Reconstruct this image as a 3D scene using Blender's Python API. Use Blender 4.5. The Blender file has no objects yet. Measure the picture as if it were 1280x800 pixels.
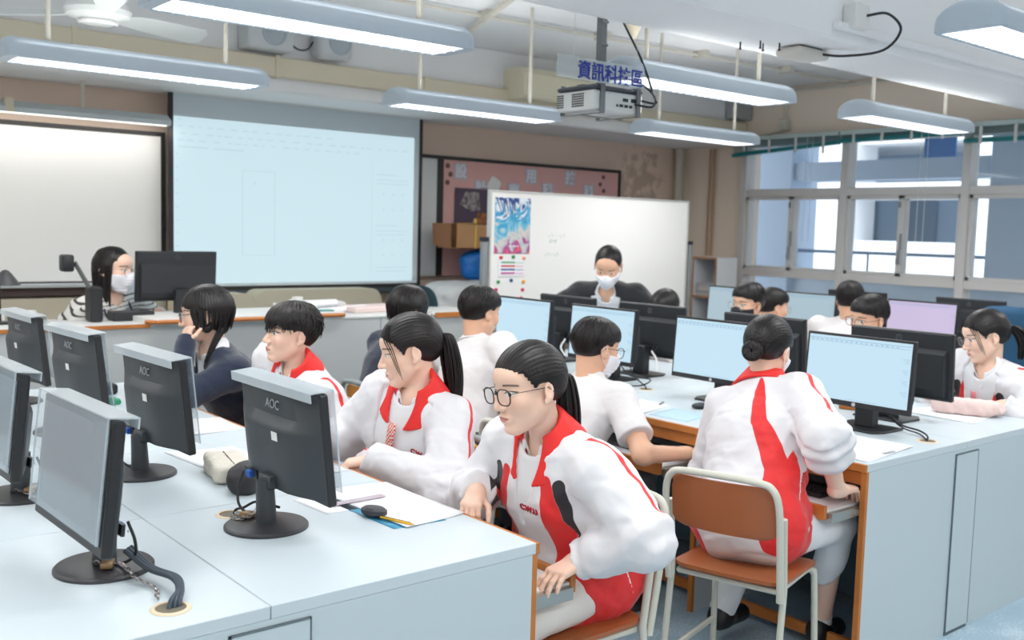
import bpy, bmesh, math, random
import numpy as np
from mathutils import Vector, Matrix
C = bpy.context.scene.collection
SC = bpy.context.scene
PI = math.pi

# ------------------------------------------------------------------ camera, world, light, exposure
CAM_AZ, CAM_PITCH, CAM_ROLL, CAM_H = 0.8799, -0.0907, 0.02683, 1.51
def setup_camera():
    f = Vector((math.cos(CAM_AZ)*math.cos(CAM_PITCH), math.sin(CAM_AZ)*math.cos(CAM_PITCH), math.sin(CAM_PITCH)))
    r = Vector((math.sin(CAM_AZ), -math.cos(CAM_AZ), 0)); u = r.cross(f)
    c, s = math.cos(CAM_ROLL), math.sin(CAM_ROLL)
    r2 = r*c + u*s; u2 = u*c - r*s
    cd = bpy.data.cameras.new('camera'); co = bpy.data.objects.new('camera', cd); C.objects.link(co)
    co.matrix_world = Matrix(((r2.x, u2.x, -f.x, 0), (r2.y, u2.y, -f.y, 0), (r2.z, u2.z, -f.z, CAM_H), (0, 0, 0, 1)))
    cd.sensor_width = 36; cd.lens = 1247/1280*36; cd.clip_start = .05; cd.clip_end = 200
    cd.dof.use_dof = True; cd.dof.focus_distance = 2.7; cd.dof.aperture_fstop = 4.0
    SC.camera = co
setup_camera()
w = bpy.data.worlds.new('daylight'); SC.world = w; w.use_nodes = True
bg = w.node_tree.nodes['Background']; bg.inputs[0].default_value = (.90, .95, 1.0, 1); bg.inputs[1].default_value = 1.9
SC.view_settings.view_transform = 'Standard'; SC.view_settings.look = 'None'
SC.view_settings.gamma = 1; SC.view_settings.use_curve_mapping = False
SC.view_settings.exposure = 0.08
SC.cycles.use_denoising = True
SC.cycles.max_bounces = 8; SC.cycles.diffuse_bounces = 4; SC.cycles.transparent_max_bounces = 12
UPFILL_W = 2.6         # watts of the upward fill added above each lamp to lighten the ceiling
LAMP_W = 11.2      # watts of each ceiling lamp
sun = bpy.data.lights.new('sun', 'SUN'); sun.energy = 2.2; sun.angle = math.radians(2); so = bpy.data.objects.new('sun', sun); C.objects.link(so)
so.rotation_euler = (0, math.radians(-40), math.radians(8))     # from the west, over the roof, onto the building across the yard

# ------------------------------------------------------------------ materials
def srgb(r, g, b):
    f = lambda c: (c/255/12.92) if c/255 <= .04045 else ((c/255+.055)/1.055)**2.4
    return (f(r), f(g), f(b), 1)
MATS = {}
def mat(name, col=None, rough=.5, metal=0, emit=None, estr=1, noise=None, bump=None, alpha=None, trans=None, spec=None, coat=None, sheen=None):
    """noise=(scale, amount, second colour)  bump=(scale, strength)"""
    if name in MATS: return MATS[name]
    m = bpy.data.materials.new(name); m.use_nodes = True; nt = m.node_tree
    p = nt.nodes['Principled BSDF']; L = nt.links
    p.inputs['Base Color'].default_value = srgb(*col) if col else (0, 0, 0, 1)
    p.inputs['Roughness'].default_value = rough; p.inputs['Metallic'].default_value = metal
    if spec is not None: p.inputs['Specular IOR Level'].default_value = spec
    if coat: p.inputs['Coat Weight'].default_value = coat
    if sheen: p.inputs['Sheen Weight'].default_value = sheen
    if alpha is not None: p.inputs['Alpha'].default_value = alpha
    if trans is not None: p.inputs['Transmission Weight'].default_value = trans
    if emit: p.inputs['Emission Color'].default_value = srgb(*emit); p.inputs['Emission Strength'].default_value = estr
    if noise or bump:
        tc = nt.nodes.new('ShaderNodeTexCoord')
    if noise:
        n = nt.nodes.new('ShaderNodeTexNoise'); n.inputs['Scale'].default_value = noise[0]; n.inputs['Detail'].default_value = 6
        L.new(tc.outputs['Object'], n.inputs['Vector'])
        r = nt.nodes.new('ShaderNodeMapRange'); r.inputs[1].default_value = .35; r.inputs[2].default_value = .7
        r.inputs[3].default_value = 0; r.inputs[4].default_value = noise[1]; L.new(n.outputs[0], r.inputs[0])
        mx = nt.nodes.new('ShaderNodeMix'); mx.data_type = 'RGBA'
        mx.inputs[6].default_value = srgb(*col); mx.inputs[7].default_value = srgb(*noise[2])
        L.new(r.outputs[0], mx.inputs[0]); L.new(mx.outputs[2], p.inputs['Base Color'])
    if bump:
        n = nt.nodes.new('ShaderNodeTexNoise'); n.inputs['Scale'].default_value = bump[0]; n.inputs['Detail'].default_value = 4
        L.new(tc.outputs['Object'], n.inputs['Vector'])
        b = nt.nodes.new('ShaderNodeBump'); b.inputs['Strength'].default_value = bump[1]; b.inputs['Distance'].default_value = .01
        L.new(n.outputs[0], b.inputs['Height']); L.new(b.outputs[0], p.inputs['Normal'])
    MATS[name] = m; return m

def layered(name, base, layers, rough=.6, bump=None, sss=0, soft=.0007, sheen=0, check=None):
    """base colour plus layers (attribute, colour) drawn where the attribute (a signed distance in metres) is positive"""
    if name in MATS: return MATS[name]
    m = bpy.data.materials.new(name); m.use_nodes = True; nt = m.node_tree; L = nt.links
    p = nt.nodes['Principled BSDF']; p.inputs['Roughness'].default_value = rough
    if sss: p.inputs['Subsurface Weight'].default_value = sss; p.inputs['Subsurface Radius'].default_value = (.012, .005, .003); p.inputs['Subsurface Scale'].default_value = .6
    if sheen: p.inputs['Sheen Weight'].default_value = sheen
    rgb = nt.nodes.new('ShaderNodeRGB'); rgb.outputs[0].default_value = srgb(*base); cur = rgb.outputs[0]
    for lay in layers:
        att, col = lay[0], lay[1]; sf = lay[2] if len(lay) > 2 else soft; mx_ = lay[3] if len(lay) > 3 else 1
        a = nt.nodes.new('ShaderNodeAttribute'); a.attribute_name = att
        r = nt.nodes.new('ShaderNodeMapRange'); r.inputs[1].default_value = -sf; r.inputs[2].default_value = sf
        r.inputs[3].default_value = 0; r.inputs[4].default_value = mx_
        L.new(a.outputs['Fac'], r.inputs[0])
        mx = nt.nodes.new('ShaderNodeMix'); mx.data_type = 'RGBA'; mx.inputs[7].default_value = srgb(*col)
        L.new(r.outputs[0], mx.inputs[0]); L.new(cur, mx.inputs[6]); cur = mx.outputs[2]
    L.new(cur, p.inputs['Base Color'])
    if bump:
        tc = nt.nodes.new('ShaderNodeTexCoord'); n = nt.nodes.new('ShaderNodeTexNoise'); n.inputs['Scale'].default_value = bump[0]
        n.inputs['Detail'].default_value = 2; n.inputs['Distortion'].default_value = .6
        L.new(tc.outputs['Object'], n.inputs['Vector'])
        b = nt.nodes.new('ShaderNodeBump'); b.inputs['Strength'].default_value = bump[1]; b.inputs['Distance'].default_value = .02
        L.new(n.outputs[0], b.inputs['Height']); L.new(b.outputs[0], p.inputs['Normal'])
    MATS[name] = m; return m

# ------------------------------------------------------------------ mesh helpers
def tag(o, label=None, cat=None, group=None, kind=None):
    if label: o['label'] = label
    if cat: o['category'] = cat
    if group: o['group'] = group
    if kind: o['kind'] = kind
    return o
def empty(name, loc=(0, 0, 0), rz=0, label=None, cat=None, group=None):
    o = bpy.data.objects.new(name, None); C.objects.link(o); o.location = loc; o.rotation_euler = (0, 0, rz)
    o.empty_display_size = .1
    return tag(o, label, cat, group)
def obj(name, bm, m, parent=None, smooth=False, loc=None):
    me = bpy.data.meshes.new(name); bmesh.ops.recalc_face_normals(bm, faces=bm.faces); bm.to_mesh(me); bm.free()
    for x in (m if isinstance(m, (list, tuple)) else [m]): me.materials.append(x)
    if smooth:
        me.shade_smooth()
        try: me.set_sharp_from_angle(angle=math.radians(40))
        except Exception: pass
    o = bpy.data.objects.new(name, me); C.objects.link(o)
    if parent: o.parent = parent
    if loc: o.location = loc
    return o
def struct(name, bm, m, parent=None, smooth=False):
    o = obj(name, bm, m, parent, smooth)
    if not parent: o['kind'] = 'structure'
    return o
def NB(): return bmesh.new()
def box(bm, x0, x1, y0, y1, z0, z1, bev=0, M=None, seg=1, mi=0):
    r = bmesh.ops.create_cube(bm, size=1); vs = r['verts']
    for v in vs: v.co = Vector(((x0+x1)/2+v.co.x*(x1-x0), (y0+y1)/2+v.co.y*(y1-y0), (z0+z1)/2+v.co.z*(z1-z0)))
    if bev:
        es = list({e for v in vs for e in v.link_edges})
        q = bmesh.ops.bevel(bm, geom=es, offset=bev, segments=seg, profile=.5, affect='EDGES')
        vs = list({v for f in q['faces'] for v in f.verts} | {v for v in vs if v.is_valid})
    if M is not None: bmesh.ops.transform(bm, matrix=M, verts=vs)
    if mi:
        for f in {f for v in vs for f in v.link_faces}: f.material_index = mi
    return bm
def tube(bm, pts, r, n=8, r1=None, closed=False, sq=None, cap=True):
    """tube along a polyline; r a number or a list; sq = (w,h) multiplies the section"""
    P = [Vector(p) for p in pts]; N = len(P)
    rr = r if isinstance(r, (list, tuple)) else [r + ((r1 if r1 is not None else r)-r)*i/max(1, N-1) for i in range(N)]
    rings = []; prev = None
    for i, p in enumerate(P):
        if closed: t = (P[(i+1) % N]-P[i-1])
        else: t = (P[min(i+1, N-1)]-P[max(i-1, 0)])
        if t.length < 1e-9: t = Vector((0, 0, 1))
        t.normalize()
        if prev is None:
            a = Vector((0, 0, 1)) if abs(t.z) < .9 else Vector((1, 0, 0)); u = t.cross(a).normalized()
        else:
            u = prev - t*prev.dot(t); u = u.normalized() if u.length > 1e-6 else t.orthogonal().normalized()
        prev = u; v = t.cross(u)
        sw, sh = sq or (1, 1)
        rings.append([bm.verts.new(p + (u*math.cos(2*PI*k/n)*sw + v*math.sin(2*PI*k/n)*sh)*rr[i]) for k in range(n)])
    for i in range(N if closed else N-1):
        A, B = rings[i], rings[(i+1) % N]
        for k in range(n):
            bm.faces.new((A[k], A[(k+1) % n], B[(k+1) % n], B[k]))
    if not closed and cap:
        bm.faces.new(rings[0][::-1]); bm.faces.new(rings[-1])
    return bm
def lathe(bm, prof, c=(0, 0, 0), n=24, M=None):
    c = Vector(c); rings = []
    for (r, z) in prof:
        ring = [bm.verts.new(c+Vector((r*math.cos(2*PI*k/n), r*math.sin(2*PI*k/n), z))) for k in range(n)] if r > 1e-6 else [bm.verts.new(c+Vector((0, 0, z)))]
        rings.append(ring)
    for A, B in zip(rings, rings[1:]):
        if len(A) == 1 and len(B) == 1: continue
        for k in range(n):
            if len(A) == 1: bm.faces.new((A[0], B[k], B[(k+1) % n]))
            elif len(B) == 1: bm.faces.new((A[k], A[(k+1) % n], B[0]))
            else: bm.faces.new((A[k], A[(k+1) % n], B[(k+1) % n], B[k]))
    if M is not None: bmesh.ops.transform(bm, matrix=M, verts=[v for r in rings for v in r])
    return bm
def prism(bm, poly, axis, a, b, M=None):
    """extrude a 2-D outline along x, y or z from a to b"""
    def mk(u, v, t): return Vector((t, u, v)) if axis == 'x' else Vector((u, t, v)) if axis == 'y' else Vector((u, v, t))
    A = [bm.verts.new(mk(u, v, a)) for u, v in poly]; B = [bm.verts.new(mk(u, v, b)) for u, v in poly]
    n = len(poly); bm.faces.new(A[::-1]); bm.faces.new(B)
    for i in range(n): bm.faces.new((A[i], A[(i+1) % n], B[(i+1) % n], B[i]))
    if M is not None: bmesh.ops.transform(bm, matrix=M, verts=A+B)
    return bm
def rrect(w, h, r, n=4, cx=0, cy=0):
    out = []
    for sx, sy, a0 in ((1, 1, 0), (-1, 1, 90), (-1, -1, 180), (1, -1, 270)):
        for k in range(n+1):
            a = math.radians(a0+90*k/n); out.append((cx+sx*(w/2-r)+r*math.cos(a), cy+sy*(h/2-r)+r*math.sin(a)))
    return out
def bez(pts, n=16):
    """smooth Catmull-Rom through points"""
    P = [Vector(p) for p in pts]; P = [P[0]*2-P[1]]+P+[P[-1]*2-P[-2]]; out = []
    m = len(P)-3
    for i in range(m):
        for k in range(n):
            t = k/n; a, b, c, d = P[i:i+4]
            out.append(.5*((2*b)+(c-a)*t+(2*a-5*b+4*c-d)*t*t+(3*b-a-3*c+d)*t**3))
    out.append(P[-2]); return out
def RZ(a): return Matrix.Rotation(a, 4, 'Z')
def TR(x, y, z): return Matrix.Translation((x, y, z))
def dup(root, loc, rz=None, label=None, group=None):
    r = root.copy(); C.objects.link(r); r.location = loc
    if rz is not None: r.rotation_euler = (0, 0, rz)
    if label: r['label'] = label
    if group: r['group'] = group
    for ch in list(root.children):
        c = ch.copy(); C.objects.link(c); c.parent = r
        for g in list(ch.children):
            d = g.copy(); C.objects.link(d); d.parent = c
    return r
def text(name, s, size, m, parent, M, depth=.001, align='CENTER', offset=0):
    cu = bpy.data.curves.new(name, 'FONT'); cu.body = s; cu.size = size; cu.extrude = depth; cu.offset = offset
    cu.align_x = align; cu.align_y = 'CENTER'; cu.resolution_u = 3
    t = bpy.data.objects.new(name+'_tmp', cu); C.objects.link(t)
    dg = bpy.context.evaluated_depsgraph_get(); me = bpy.data.meshes.new_from_object(t.evaluated_get(dg))
    bpy.data.objects.remove(t); me.transform(M); me.materials.clear(); me.materials.append(m)
    o = bpy.data.objects.new(name, me); C.objects.link(o)
    if parent: o.parent = parent
    return o

# ------------------------------------------------------------------ bodies: signed-distance shapes meshed with surface nets
A_ = lambda *v: np.array(v, dtype=np.float64)
def nrm(v): v = np.asarray(v, float); return v/max(1e-9, np.linalg.norm(v))
def smin(a, b, k):
    h = np.clip(.5+.5*(b-a)/k, 0, 1); return b*(1-h)+a*h-k*h*(1-h)
def smax(a, b, k): return -smin(-a, -b, k)
def cone(p, a, b, ra, rb, ax=None, f=1.0):
    a = np.asarray(a, float); b = np.asarray(b, float); q = p-a; ab = b-a
    if ax is not None:
        s = (1/f-1); q = q+np.outer(q@ax, ax)*s; ab = ab+ax*(ab@ax)*s
    t = np.clip((q@ab)/max(1e-9, ab@ab), 0, 1)
    return np.linalg.norm(q-t[:, None]*ab, axis=1)-(ra+(rb-ra)*t)
def ell(p, c, R, rad):
    """R rows = axes"""
    q = (p-np.asarray(c))@np.asarray(R).T; rad = np.asarray(rad, float)
    k0 = np.linalg.norm(q/rad, axis=1); k1 = np.linalg.norm(q/rad**2, axis=1)
    return k0*(k0-1)/np.maximum(k1, 1e-6)
def wob(p, sc, seed, amp):
    rs = np.random.RandomState(seed); o = np.zeros(len(p))
    for i in range(5):
        k = rs.normal(size=3); k = k/np.linalg.norm(k)*sc*(.7+.5*i/3); m = rs.normal(size=3)*sc*.35
        v = np.sin(p@k+rs.rand()*6.3+1.3*np.sin(p@m+rs.rand()*6.3)); o += (.55*v+1.1*(.5-np.abs(v))*(1 if i % 2 else -.4))/(1+.3*i)
    return o*amp/1.6
def mesh_sdf(f, lo, hi, h):
    lo = np.asarray(lo, float); hi = np.asarray(hi, float); S = 4
    n = np.maximum(2, np.ceil((hi-lo)/(h*S)).astype(int))+1
    ax = [lo[i]+np.arange(n[i])*h*S for i in range(3)]
    G = np.stack(np.meshgrid(*ax, indexing='ij'), -1).reshape(-1, 3)
    cv = f(G).reshape(n)
    near = np.abs(cv) < h*S*2.0
    # a coarse cell is active when any corner is near
    act = np.zeros(n-1, bool)
    for dx in (0, 1):
        for dy in (0, 1):
            for dz in (0, 1):
                act |= near[dx:n[0]-1+dx, dy:n[1]-1+dy, dz:n[2]-1+dz]
    N = (n-1)*S+1
    F = np.repeat(np.repeat(np.repeat(cv, S, 0), S, 1), S, 2)[:N[0], :N[1], :N[2]].copy()
    mask = np.zeros(N, bool)
    up = np.repeat(np.repeat(np.repeat(act, S, 0), S, 1), S, 2)
    for dx in (0, 1):
        for dy in (0, 1):
            for dz in (0, 1):
                mask[dx:dx+up.shape[0], dy:dy+up.shape[1], dz:dz+up.shape[2]] |= up
    I = np.argwhere(mask); F[mask] = f(lo+I*h)
    # surface nets
    s = F < 0
    c = [s[dx:N[0]-1+dx, dy:N[1]-1+dy, dz:N[2]-1+dz] for dx in (0, 1) for dy in (0, 1) for dz in (0, 1)]
    cnt = sum(x.astype(np.int8) for x in c); cell = (cnt > 0) & (cnt < 8)
    idx = -np.ones(cell.shape, int); ci = np.argwhere(cell); idx[cell] = np.arange(len(ci))
    acc = np.zeros((len(ci), 3)); num = np.zeros(len(ci))
    corners = [(dx, dy, dz) for dx in (0, 1) for dy in (0, 1) for dz in (0, 1)]
    for i, a in enumerate(corners):
        for j, b in enumerate(corners):
            if j <= i or sum(abs(np.subtract(a, b))) != 1: continue
            va = F[ci[:, 0]+a[0], ci[:, 1]+a[1], ci[:, 2]+a[2]]; vb = F[ci[:, 0]+b[0], ci[:, 1]+b[1], ci[:, 2]+b[2]]
            x = (va < 0) != (vb < 0); t = np.where(x, va/np.where(x, va-vb, 1), 0)
            pt = np.array(a)+t[:, None]*(np.array(b)-np.array(a)); acc[x] += pt[x]; num[x] += 1
    V = lo+(ci+acc/np.maximum(num, 1)[:, None])*h
    Q = []
    for axn in range(3):
        u, v = [(1, 2), (2, 0), (0, 1)][axn]
        sl = [slice(None)]*3; s2 = [slice(None)]*3; sl[axn] = slice(0, -1); s2[axn] = slice(1, None)
        a, b = s[tuple(sl)], s[tuple(s2)]; e = np.argwhere(a != b)
        e = e[(e[:, u] > 0) & (e[:, v] > 0) & (e[:, u] < N[u]-1) & (e[:, v] < N[v]-1)]
        if not len(e): continue
        fl = a[e[:, 0], e[:, 1], e[:, 2]]
        def g(du, dv):
            q = e.copy(); q[:, u] -= du; q[:, v] -= dv; return idx[q[:, 0], q[:, 1], q[:, 2]]
        q = np.stack([g(1, 1), g(0, 1), g(0, 0), g(1, 0)], 1)
        q[~fl] = q[~fl][:, ::-1]; q = q[(q >= 0).all(1)]; Q.append(q)
    return V, np.concatenate(Q) if Q else np.zeros((0, 4), int)
def joinm(parts):
    V, Q, o = [], [], 0
    for v, q in parts: V.append(v); Q.append(q+o); o += len(v)
    return np.concatenate(V), np.concatenate(Q)
def raw(name, V, Q, m, parent=None, attrs=None, origin=(0, 0, 0)):
    me = bpy.data.meshes.new(name); V = V-np.asarray(origin)
    me.vertices.add(len(V)); me.vertices.foreach_set('co', V.astype(np.float32).ravel())
    me.loops.add(Q.size); me.loops.foreach_set('vertex_index', Q.astype(np.int32).ravel())
    me.polygons.add(len(Q)); me.polygons.foreach_set('loop_start', (np.arange(len(Q))*4).astype(np.int32))
    me.polygons.foreach_set('use_smooth', np.ones(len(Q), bool))
    me.update(calc_edges=True); me.validate()
    for k, a in (attrs or {}).items():
        at = me.attributes.new(k, 'FLOAT', 'POINT'); at.data.foreach_set('value', a.astype(np.float32))
    for x in (m if isinstance(m, (list, tuple)) else [m]): me.materials.append(x)
    o = bpy.data.objects.new(name, me); C.objects.link(o)
    if parent is not None: o.parent = parent
    else: o.location = origin
    return o

HEAD = {}
def head_frame(az, pitch, roll):
    a, p = math.radians(az), math.radians(pitch)
    f = A_(math.cos(a)*math.cos(p), math.sin(a)*math.cos(p), math.sin(p)); l = A_(-math.sin(a), math.cos(a), 0); u = np.cross(f, l)
    r = math.radians(roll); l, u = l*math.cos(r)+u*math.sin(r), u*math.cos(r)-l*math.sin(r)
    return np.array([f, l, u])
I3 = np.eye(3)
def head_sdf(q, ears=True, fem=True):
    """q in head coordinates: x forward, y left, z up, origin between the ears at eye level"""
    d = ell(q, (-.014, 0, .028), I3, (.096, .0745, .084))
    d = smin(d, ell(q, (.022, 0, -.028), I3, (.063, .059, .078)), .02)
    y = np.abs(q[:, 1]); s = np.stack([q[:, 0], y, q[:, 2]], 1)
    d = smin(d, cone(s, (.0, .048, -.05), (.058, .008, -.1), .017 if fem else .02, .0165), .03)
    d = smin(d, ell(s, (.052, .034, -.026), I3, (.03, .025, .028)), .02)
    d = smin(d, ell(q, (.055, 0, .038), I3, (.035, .05, .035)), .02)
    d = smax(d, -ell(s, (.102, .032, .003), I3, (.020, .022, .0125)), .012)          # sockets
    d = smin(d, ell(s, (.0665, .0315, .0005), I3, (.0155, .017, .0125)), .003)       # lids over the eyeballs
    d = smin(d, cone(q, (.083, 0, .004), (.1015, 0, -.033), .0058, .0105), .011)
    d = smin(d, ell(s, (.09, .0115, -.036), I3, (.012, .009, .008)), .005)
    d = smin(d, ell(q, (.078, 0, -.066), I3, (.0125, .025, .019)), .01)
    d = smin(d, ell(s, (.0870, .0075, -.0605), I3, (.0062, .0125, .0042)), .003)
    d = smin(d, ell(q, (.0855, 0, -.0705), I3, (.0068, .0165, .0048)), .003)
    d = smax(d, -ell(q, (.0955, 0, -.0652), I3, (.007, .02, .0013)), .002)
    d = smin(d, ell(q, (.07, 0, -.098), I3, (.014, .016, .012)), .012)
    if ears:
        t = math.radians(20); R = np.array([[math.cos(t), math.sin(t)*.6, 0], [-math.sin(t)*.6, math.cos(t), 0], [0, 0, 1]]); R = R/np.linalg.norm(R, axis=1)[:, None]
        e = ell(s, (-.014, .077, -.008), R, (.0165, .0062, .028))
        e = smax(e, -ell(s, (-.010, .0845, -.005), R, (.010, .006, .018)), .003)
        e = smin(e, ell(s, (-.003, .077, -.032), I3, (.0075, .0045, .009)), .005)
        d = smin(d, e, .006)
    return d
def head_attrs(q, gaze=0, brow=1.0, closed=0.0, lipc=1.0):
    y = np.abs(q[:, 1]); x, z = q[:, 0], q[:, 2]; far = np.where(x > .045, 0, -1)
    zz = z-.0005-.0012*((y-.0315)/.016)
    hgt = .0066*(1-closed*.6)
    e = (1-((y-.0315)/.0160)**2-((zz)/hgt)**2)*.004+far
    rr = np.hypot(q[:, 1]-np.sign(q[:, 1])*.0315-gaze, z+.0004); ir = np.minimum(.0064-rr, e)+far
    lash = .0013-np.abs(np.hypot((y-.0315)/.0165, (zz-.0002)/(hgt*1.12))-1)*.0068; lash = np.where(zz > .0003, lash, -1)+far
    bz = .0205+.0035*np.cos((y-.028)*60)-.012*np.clip(y-.04, 0, 1)*4
    br = np.minimum(.0030*brow-np.abs(z-bz), .0175-np.abs(y-.034))+far
    lz = -.0655; w = np.clip(1-(y/.0225)**2, 0, 1)
    lip = np.where(z > lz, .0062*w-.001*np.cos(y*300)*0-(z-lz), .0085*w-(lz-z)); lip = np.where(y < .0225, lip, -.01)+far
    nost = .0032-np.hypot((y-.0075), (z+.0435)*1.3); nost = np.where(x > .08, nost, -1)
    mouth = np.where(y < .021, .0009-np.abs(z-lz-.0003), -1)+far
    chk = .012-np.hypot(y-.042, z+.03); chk = np.where(x > .02, chk, -.05)
    return dict(eyewhite=e, iris=ir, lash=lash, brow=br, lip=lip*lipc, nostril=nost, mouth=mouth, blush=chk)
def ik(S, W, l1, l2, hint):
    S, W, hint = map(lambda v: np.asarray(v, float), (S, W, hint)); d = W-S; L = np.linalg.norm(d)
    if L > (l1+l2)*.995: W = S+d/L*(l1+l2)*.995; d = W-S; L = np.linalg.norm(d)
    a = (l1*l1-l2*l2+L*L)/(2*L); h = math.sqrt(max(1e-6, l1*l1-a*a)); u = d/L
    n = hint-u*(hint@u); return S+u*a+nrm(n)*h, W
class Skel: pass
def skeleton(s):
    k = Skel(); sc = s.get('scale', 1.0); k.sc = sc
    k.H = A_(*s['head']); k.HR = head_frame(*s['face']); k.P = A_(*s['pelvis'])
    a = math.radians(s['sh']); k.SL = A_(-math.sin(a), math.cos(a), 0)
    fl = nrm(k.HR[0]*A_(1, 1, 0))
    k.N = A_(*s['neck']) if 'neck' in s else k.H-A_(0, 0, s.get('nk', .150)*sc)-fl*.030
    k.U = nrm(k.N-k.P); k.L = np.linalg.norm(k.N-k.P)
    k.SL = nrm(k.SL-k.U*(k.SL@k.U)+A_(0, 0, s.get('tilt', 0))); k.F = np.cross(k.SL, k.U)
    k.R = np.array([k.F, k.SL, k.U]); w = s.get('shw', .165)*sc
    k.S = {1: k.N-k.U*.045*sc+k.SL*w, -1: k.N-k.U*.045*sc-k.SL*w}
    k.S = {q: k.S[q]+A_(*s.get('shoff', {}).get(q, (0, 0, 0))) for q in (1, -1)}
    k.E, k.W = {}, {}
    for q in (1, -1):
        h = s['hands'].get(q)
        if h is None:
            k.E[q] = k.S[q]-k.U*.27*sc+k.SL*q*.04; k.W[q] = k.E[q]+k.F*.22*sc-A_(0, 0, .05)
        else:
            k.E[q], k.W[q] = ik(k.S[q], h[0], s.get('ua', .275)*sc, s.get('fa', .245)*sc, h[1])
    ha = math.radians(s.get('hip', s['sh'])); k.hf = A_(math.cos(ha), math.sin(ha), 0); k.hl = A_(-math.sin(ha), math.cos(ha), 0)
    k.hip = {q: k.P+k.hl*q*.085 for q in (1, -1)}; k.K, k.An = {}, {}
    for q in (1, -1):
        if s.get('legs', {}).get(q): kn, an = s['legs'][q]; k.K[q] = A_(*kn); k.An[q] = A_(*an)
        elif s.get('stand'):
            k.K[q] = A_(k.hip[q][0], k.hip[q][1], .48)+k.hf*.03; k.An[q] = A_(k.hip[q][0], k.hip[q][1], .09)-k.hf*.02
        else:
            k.K[q] = k.hip[q]+k.hf*.40*sc+k.hl*q*.03; k.K[q][2] = .50; k.An[q] = k.K[q]+k.hf*(-.05)+A_(0, 0, -.41)
    return k
def torso(p, k, o):
    sc = k.sc; P, N, U, Lf, F = k.P, k.N, k.U, k.SL, k.F
    C1 = P+U*k.L*.66; d = cone(p, P+U*.06, C1, .106*sc+o, .112*sc+o, Lf, 1.38)
    d = smin(d, ell(p, P+U*.01, np.array([k.hf, k.hl, A_(0, 0, 1)]), (A_(.125, .165, .11)*sc+o)), .06)
    d = smin(d, cone(p, C1, N-U*.02, .105*sc+o, .05*sc+o, Lf, 1.35), .05)
    d = smin(d, cone(p, k.S[1], k.S[-1], .052*sc+o*.9, .052*sc+o*.9), .05)
    return d
def arm(p, k, q, o, o2=None, puff=0):
    o2 = o if o2 is None else o2; sc = k.sc
    d = cone(p, k.S[q], k.E[q], .050*sc+o, .039*sc+o2)
    return smin(d, cone(p, k.E[q], k.W[q], .038*sc+o2+puff*.3, .026*sc+o2*.75+puff), .025)
def legs(p, k, o, o2=None):
    o2 = o if o2 is None else o2; d = None
    for q in (1, -1):
        e = smin(cone(p, k.hip[q], k.K[q], .078*k.sc+o, .052*k.sc+o), cone(p, k.K[q], k.An[q], .05*k.sc+o2, .034*k.sc+o2), .03)
        d = e if d is None else smin(d, e, .02)
    return d
def bounds(pts, m): P = np.array(pts); return P.min(0)-m, P.max(0)+m
def hand_prims(Wr, dirn, n, side, curl=.35, spread=.12, sc=1.0, thumb=.5):
    """Wr wrist, dirn towards the knuckles, n palm normal (the way the palm looks), side +1 left hand"""
    d = nrm(dirn); n = nrm(n-d*(n@d)) if isinstance(n, np.ndarray) else nrm(A_(*n)-d*(A_(*n)@d)); t = np.cross(n, d)*side  # t towards the thumb
    pr = [(Wr-d*.03*sc, Wr+d*.015*sc, .024*sc, .022*sc, 1)]
    K = []
    for i, off in enumerate((.026, .0085, -.009, -.025)):
        kp = Wr+d*(.086-(.004, 0, .004, .012)[i])*sc+t*off*sc; K.append(kp)
        pr.append((Wr+d*.012*sc+t*off*.55*sc, kp, .0155*sc, .0115*sc, 0))
    for i, kp in enumerate(K):
        L = (.066, .074, .069, .054)[i]*sc; dd = nrm(d+t*spread*(1.2-i*.8)); a = .25+curl*.6; p = kp; r = (.0085, .0088, .0085, .0075)[i]*sc
        for j, fr in enumerate((.44, .32, .24)):
            dv = dd*math.cos(a)+n*math.sin(a); e = p+dv*L*fr; pr.append((p, e, r, r*.9, 2)); p = e; r *= .9; a += curl*(1.1, .8, .5)[j]
    b = Wr+d*.022*sc+t*.022*sc+n*.006*sc; v = nrm(d*.75+t*(.75)+n*.35*thumb*2); m = b+v*.042*sc; v2 = nrm(d*1+t*.25+n*.4*thumb*2); e = m+v2*.03*sc; f = e+nrm(v2+n*.2-t*.1)*.024*sc
    pr += [(b, m, .0135*sc, .0105*sc, 0), (m, e, .0105*sc, .0095*sc, 2), (e, f, .0093*sc, .0078*sc, 2)]
    return pr
def hand_sdf(p, pr):
    d = None
    for a, b, ra, rb, kk in pr:
        c = cone(p, a, b, ra, rb); d = c if d is None else smin(d, c, .012 if kk < 2 else .004)
    return d

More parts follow.
